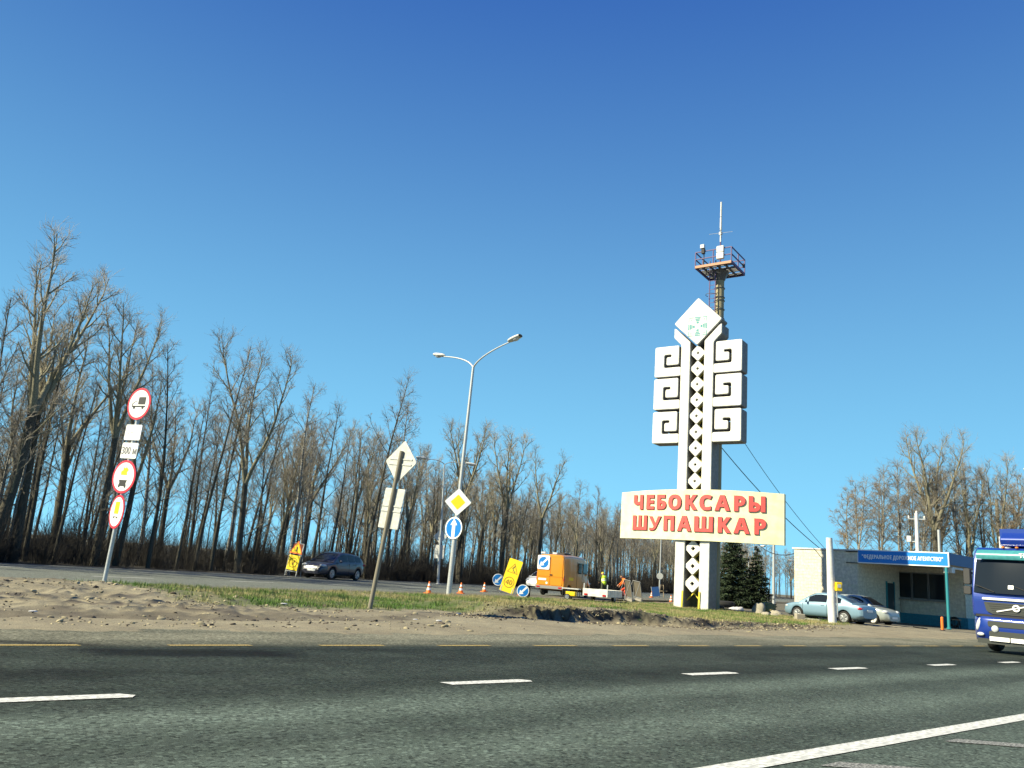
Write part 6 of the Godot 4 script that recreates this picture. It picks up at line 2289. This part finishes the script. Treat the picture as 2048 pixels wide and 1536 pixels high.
func build_trees() -> void:
	tree_materials()
	var r := RandomNumberGenerator.new()
	r.seed = 2024
	var fg := "bare trees along the far road"
	# the ones that stand out against the sky: [t, off, height, kind, variant, turn, label]
	var mark := [
		[20.6, -33.8, 14.3, "forked", 1, 0.4, "tallest forked bare tree at the left edge, its thick limbs reaching over the signs"],
		[21.9, -34.2, 12.6, "forked", 2, 2.0, "second forked bare tree from the left, leaning close to the tallest one"],
		[22.9, -35.0, 11.6, "slender", 1, 1.0, "slim bare tree just right of the two big forked trees on the left"],
		[25.5, -33.9, 12.2, "forked", 3, 4.0, "forked bare tree right behind the post with five signs"],
		[28.6, -34.0, 11.3, "slender", 2, 0.2, "slim dark bare tree right of the five sign post"],
		[31.4, -33.9, 12.5, "slender", 3, 2.2, "dense twigged slim tree left of the orange triangle frame"],
		[34.4, -33.8, 13.4, "forked", 4, 1.3, "tall forked tree with tan upper limbs above the dark estate car"],
		[38.7, -34.0, 12.0, "birch", 1, 0.6, "pale limbed birch rising behind the dark estate car"],
		[41.5, -34.5, 11.3, "slender", 4, 3.1, "slim tree left of the leaning sign seen from behind"],
		[46.6, -34.0, 14.4, "slender", 5, 5.0, "thin spire of a tree standing straight above the leaning diamond sign"],
		[50.1, -34.3, 13.2, "birch", 2, 2.5, "slender tree top between the diamond sign and the near lamp"],
		[59.7, -34.0, 14.2, "forked", 5, 0.9, "pale forked tree right of the near lamp post"],
		[67.4, -34.0, 14.2, "forked", 3, 2.4, "tan topped forked tree above the tall yellow works sign"],
		[76.0, -34.2, 13.8, "forked", 2, 5.2, "broad pale forked tree behind the orange van"],
		[86.0, -34.4, 12.4, "birch", 3, 1.2, "birch with bare crown behind the workers"],
		[94.0, -34.4, 12.6, "slender", 2, 3.7, "last tall bare tree before the name board"]]
	for q in mark:
		var p := far_pt(q[0], q[1])
		tree(q[3], q[4], q[6], Vector3(p.x, -0.02, p.y), q[2], q[5], fg, "bare_tree")
	var kinds := ["slender", "slender", "slender", "forked", "birch"]
	var names := {"slender": "slim dark bare tree", "forked": "forked bare tree with tan limbs", "birch": "pale barked bare birch"}
	var ranks := ["front row", "second row", "third row", "fourth row", "back row"]
	var zones := [190.0, "left of the five sign post", 300.0, "behind the five sign post", 540.0, "between five sign post and triangle frame", 740.0, "behind the dark estate car", 860.0, "behind the leaning diamond sign", 990.0, "behind the near lamp post", 1050.0, "behind the tall yellow works sign", 1170.0, "behind the orange van", 1240.0, "behind the two workers", 1570.0, "behind the name board", 1e6, "right of the name board"]
	var cam: Camera3D = get_node("camera")
	var rows := [[-34.6, 2.5, 9.6], [-36.8, 2.7, 10.4], [-39.6, 3.0, 11.0], [-43.5, 3.4, 11.4], [-49.0, 4.2, 11.6]]
	for row in rows:
		var t: float = 6.0 + r.randf() * 2.0
		while t < 150.0:
			var k: String = kinds[r.randi() % kinds.size()]
			var p := far_pt(t, row[0] + r.randf_range(-1.1, 1.1))
			var v := cam.transform.affine_inverse() * Vector3(p.x, 1.0, p.y)
			var px := 1024.0 + 1597.0 * v.x / maxf(-v.z, 0.1)
			var zi := 0
			while px > zones[zi * 2]: zi += 1
			var lab: String = names[k] + " " + zones[zi * 2 + 1] + ", " + ranks[rows.find(row)]
			tree(k, 1 + r.randi() % 5 if k != "birch" else 1 + r.randi() % 3, lab, Vector3(p.x, -0.02, p.y), row[2] * r.randf_range(0.78, 1.12), r.randf() * TAU, lab + " (several)", "bare_tree")
			t += row[1] * r.randf_range(0.6, 1.45)
	# deeper wood, a mass of the same trees
	var far := []
	for i in 300:
		var t := r.randf_range(20.0, 330.0)
		var o := r.randf_range(-56.0, -95.0) if t < 150.0 else r.randf_range(-33.5, -80.0)
		var p := far_pt(t, o)
		far.append(Transform3D(Basis(Vector3.UP, r.randf() * TAU) * (r.randf_range(0.8, 1.12) + (0.3 if t > 190.0 else 0.0)), Vector3(p.x, 0, p.y)))
	for part in ["trunk", "branches", "twigs"]:
		pass
	var wood := Node3D.new()
	wood.name = "far_wood"
	add_child(wood)
	tag(wood, "distant mass of bare trees deep in the wood behind everything", "wood")
	wood.set_meta("kind", "stuff")
	for v in 3:
		var src: Node3D = protos[["slender1", "forked4", "birch2"][v]]
		for ch in src.get_children():
			var mm := MultiMesh.new()
			mm.transform_format = MultiMesh.TRANSFORM_3D
			mm.mesh = ch.mesh
			var mine := far.filter(func(x): return int(absf(x.origin.x * 10)) % 3 == v)
			mm.instance_count = mine.size()
			for i in mine.size(): mm.set_instance_transform(i, mine[i])
			var o := MultiMeshInstance3D.new()
			o.name = ch.name
			o.multimesh = mm
			o.material_override = ch.material_override
			wood.add_child(o, true)
			o.set_meta("kind", "stuff")
	build_brush(r)
	# the group behind the block building
	var bg := "bare trees behind the block building"
	for q in [[75.1, -27.6, 17.2, "forked", 5, 1.0, "tallest bare tree behind the building, with a bare forked top"], [74.0, -30.5, 14.0, "birch", 1, 2.0, "white trunked birch left of the white power pole"], [72.0, -33.6, 12.5, "birch", 3, 0.4, "drooping birch at the left edge of the trees behind the building"],
			[73.5, -32.2, 13.6, "birch", 2, 4.1, "birch with a long pale limb behind the blue sign"], [77.5, -25.6, 13.8, "forked", 1, 3.0, "forked tree right of the tallest tree behind the building"], [79.0, -23.6, 13.0, "birch", 2, 5.3, "birch rising just left of the truck's roof"],
			[76.0, -29.0, 13.2, "slender", 3, 0.7, "dark slim tree between the birches behind the building"], [80.0, -21.8, 11.2, "slender", 1, 2.7, "small bare tree behind the truck"], [78.0, -34.0, 12.4, "birch", 1, 1.9, "birch deep behind the left part of the building"],
			[82.0, -28.0, 13.8, "birch", 3, 3.3, "birch deep behind the right part of the building"], [84.0, -31.0, 14.0, "forked", 2, 4.6, "forked tree deep behind the white power pole"], [83.0, -25.0, 13.0, "slender", 5, 0.3, "slim tree deep behind the truck's roof"],
			[77.0, -31.2, 13.2, "birch", 2, 0.1, "thick twigged birch behind the blue sign's left end"], [79.5, -27.0, 14.0, "birch", 1, 3.9, "thick twigged birch behind the blue sign's right end"],
			[74.8, -29.2, 13.4, "birch", 3, 5.0, "birch just right of the white power pole's foot"], [76.5, -26.6, 14.6, "birch", 1, 0.9, "birch standing against the tallest tree's trunk"], [78.5, -24.4, 14.2, "forked", 4, 2.2, "tan limbed forked tree left of the weathered wooden pole"], [81.0, -30.0, 14.4, "birch", 2, 2.9, "dense birch in the middle of the trees behind the building"], [85.0, -27.5, 14.6, "slender", 4, 1.5, "slim tree deepest behind the tallest bare tree"], [86.0, -33.5, 14.0, "birch", 3, 0.2, "birch deepest behind the left edge of the blue sign"], [82.5, -22.6, 12.4, "birch", 1, 4.4, "birch between the weathered pole and the truck"],
			[73.0, -34.8, 11.2, "tawny", 1, 0.3, "tawny dense crowned tree at the left end of the grove behind the building"], [76.8, -35.5, 12.2, "tawny", 2, 1.7, "tawny dense crowned tree deep at the grove's left end"], [75.2, -32.6, 12.6, "tawny", 1, 2.9, "tawny dense crowned tree above the blue sign's left end"], [78.6, -31.6, 12.8, "tawny", 2, 4.4, "tawny dense crowned tree deep behind the blue sign"],
			[75.6, -30.0, 12.4, "tawny", 2, 5.6, "tawny dense crowned tree just left of the white power pole"], [77.8, -28.4, 13.4, "tawny", 1, 0.8, "tawny dense crowned tree just right of the white power pole"], [80.2, -25.6, 13.6, "tawny", 2, 1.2, "tawny dense crowned tree right of the tallest bare tree"], [78.8, -22.8, 12.0, "tawny", 1, 3.6, "tawny dense crowned tree above the canopy corner"], [83.4, -24.0, 13.2, "tawny", 2, 2.4, "tawny dense crowned tree beside the weathered pole"], [82.6, -20.8, 10.6, "tawny", 1, 5.0, "tawny dense crowned tree low behind the truck's roof"]]:
		tree(q[3], q[4], q[6], Vector3(q[0], -0.02, q[1]), q[2], q[5], bg, "bare_tree")
	# spruces behind the stele
	build_spruce("larger dark spruce right behind the stele's foot", Vector3(53.4, 0, -34.2), 6.6, 1)
	build_spruce("smaller dark spruce right of the larger one, before the light pole", Vector3(54.6, 0, -33.0), 4.7, 2)

func build_spruce(label: String, at: Vector3, h: float, seed_: int) -> void:
	tr.seed = seed_ * 1001
	var t := thing("spruce_tree", label, "spruce", at, 0.0, "spruces behind the stele")
	var g := G.new()
	g.tube([Vector3(0, -0.1, 0), Vector3(0, h * 0.97, 0)], [0.11, 0.02], 8)
	obj("trunk", g, M.bark_slender, t)
	var lg := G.new()
	lg.colored = true
	var n := int(h * 4.6)
	for i in n:
		var yy := h * (0.03 + 0.95 * i / n)
		var reach := (h - yy) * 0.30 + 0.14
		var m := 10
		for k in m:
			var y := minf(yy + tr.randf_range(-0.16, 0.16), h * 0.98)
			var a := TAU * (k + tr.randf()) / m + i * 0.7
			var l := reach * tr.randf_range(0.7, 1.12)
			var d := Vector3(cos(a), 0, sin(a))
			var side := Vector3(-d.z, 0, d.x)
			var p0 := Vector3(0, y, 0)
			var seg := maxi(3, int(l / 0.16))
			for s in seg:
				var f := (s + 0.6) / seg
				var c := p0 + d * l * f + Vector3(0, -0.28 * l * f + 0.22 * l * f * f, 0)
				var w := (0.20 + 0.16 * sin(f * PI)) * minf(1.0, reach)
				var q := tr.randf_range(0.7, 1.2)
				lg.col = Color(0.030 * q, 0.050 * q, 0.022 * q)
				for e in 7:
					var dd := (d * tr.randf_range(0.1, 1.0) + side * tr.randf_range(-1.1, 1.1) + Vector3(0, tr.randf_range(-0.75, 0.25), 0)).normalized()
					var ww := dd.cross(Vector3(tr.randf_range(-1, 1), tr.randf_range(-1, 1), tr.randf_range(-1, 1))).normalized() * 0.022
					var tip := c + dd * w * tr.randf_range(0.7, 1.2)
					lg.tri(c - ww * 2.0, c + ww * 2.0, tip)
	obj("needles", lg, M.needle, t)

func build_brush(r: RandomNumberGenerator) -> void:
	tr.seed = 515
	var meshes := []
	for v in 3:
		var g := G.new()
		for i in 26:
			var a := tr.randf() * TAU
			var o := Vector3(cos(a), 0, sin(a)) * tr.randf() * 0.5
			var p := wander(o - Vector3(0, 0.1, 0), Vector3(cos(a) * 0.35, 1, sin(a) * 0.35), tr.randf_range(0.8, 2.1), 4, 0.22, 0.03)
			g.tube(p, [0.011, 0.010, 0.008, 0.006, 0.003], 3, false)
			for k in 6:
				var q := along(p, tr.randf_range(0.25, 0.95))
				g.tube(wander(q[0], off_axis(q[1], tr.randf_range(0.4, 1.0), tr.randf() * TAU), tr.randf_range(0.25, 0.7), 2, 0.25, 0.05), [0.006, 0.005, 0.002], 3, false)
		meshes.append(g.mesh())
	var m := mat(Color(0.024, 0.021, 0.018), 0.95)
	for v in 3:
		var mm := MultiMesh.new()
		mm.transform_format = MultiMesh.TRANSFORM_3D
		mm.mesh = meshes[v]
		mm.instance_count = 640
		for i in 640:
			var t := r.randf_range(2.0, 200.0)
			var o := -32.6 - 16.0 * pow(r.randf(), 1.6)
			var p := far_pt(t, o)
			var s := r.randf_range(0.45, 1.05) * (0.65 if o > -33.6 else 1.0) * (1.0 + 0.9 * noise2(p.x, p.y, 0.09)) * (1.5 if r.randf() > 0.93 else 1.0)
			mm.set_instance_transform(i, Transform3D(Basis(Vector3.UP, r.randf() * TAU).scaled(Vector3(s * 1.2, s * r.randf_range(0.5, 1.7), s * 1.2)), Vector3(p.x, 0, p.y)))
		var o := MultiMeshInstance3D.new()
		o.name = numbered("undergrowth")
		o.multimesh = mm
		o.material_override = m
		add_child(o)
		tag(o, "dark tangle of leafless undergrowth between the trunks along the far road", "undergrowth", "leafless undergrowth in the wood")
		o.set_meta("kind", "stuff")

func _ready() -> void:
	setup_view()
	make_materials()
	extra_materials()
	M.needle = vcol(mat(Color(1, 1, 1), 0.85))
	build_ground()
	build_stele()
	build_mast()
	build_building()
	build_signs()
	build_vehicles()
	build_roadworks()
	build_trees()
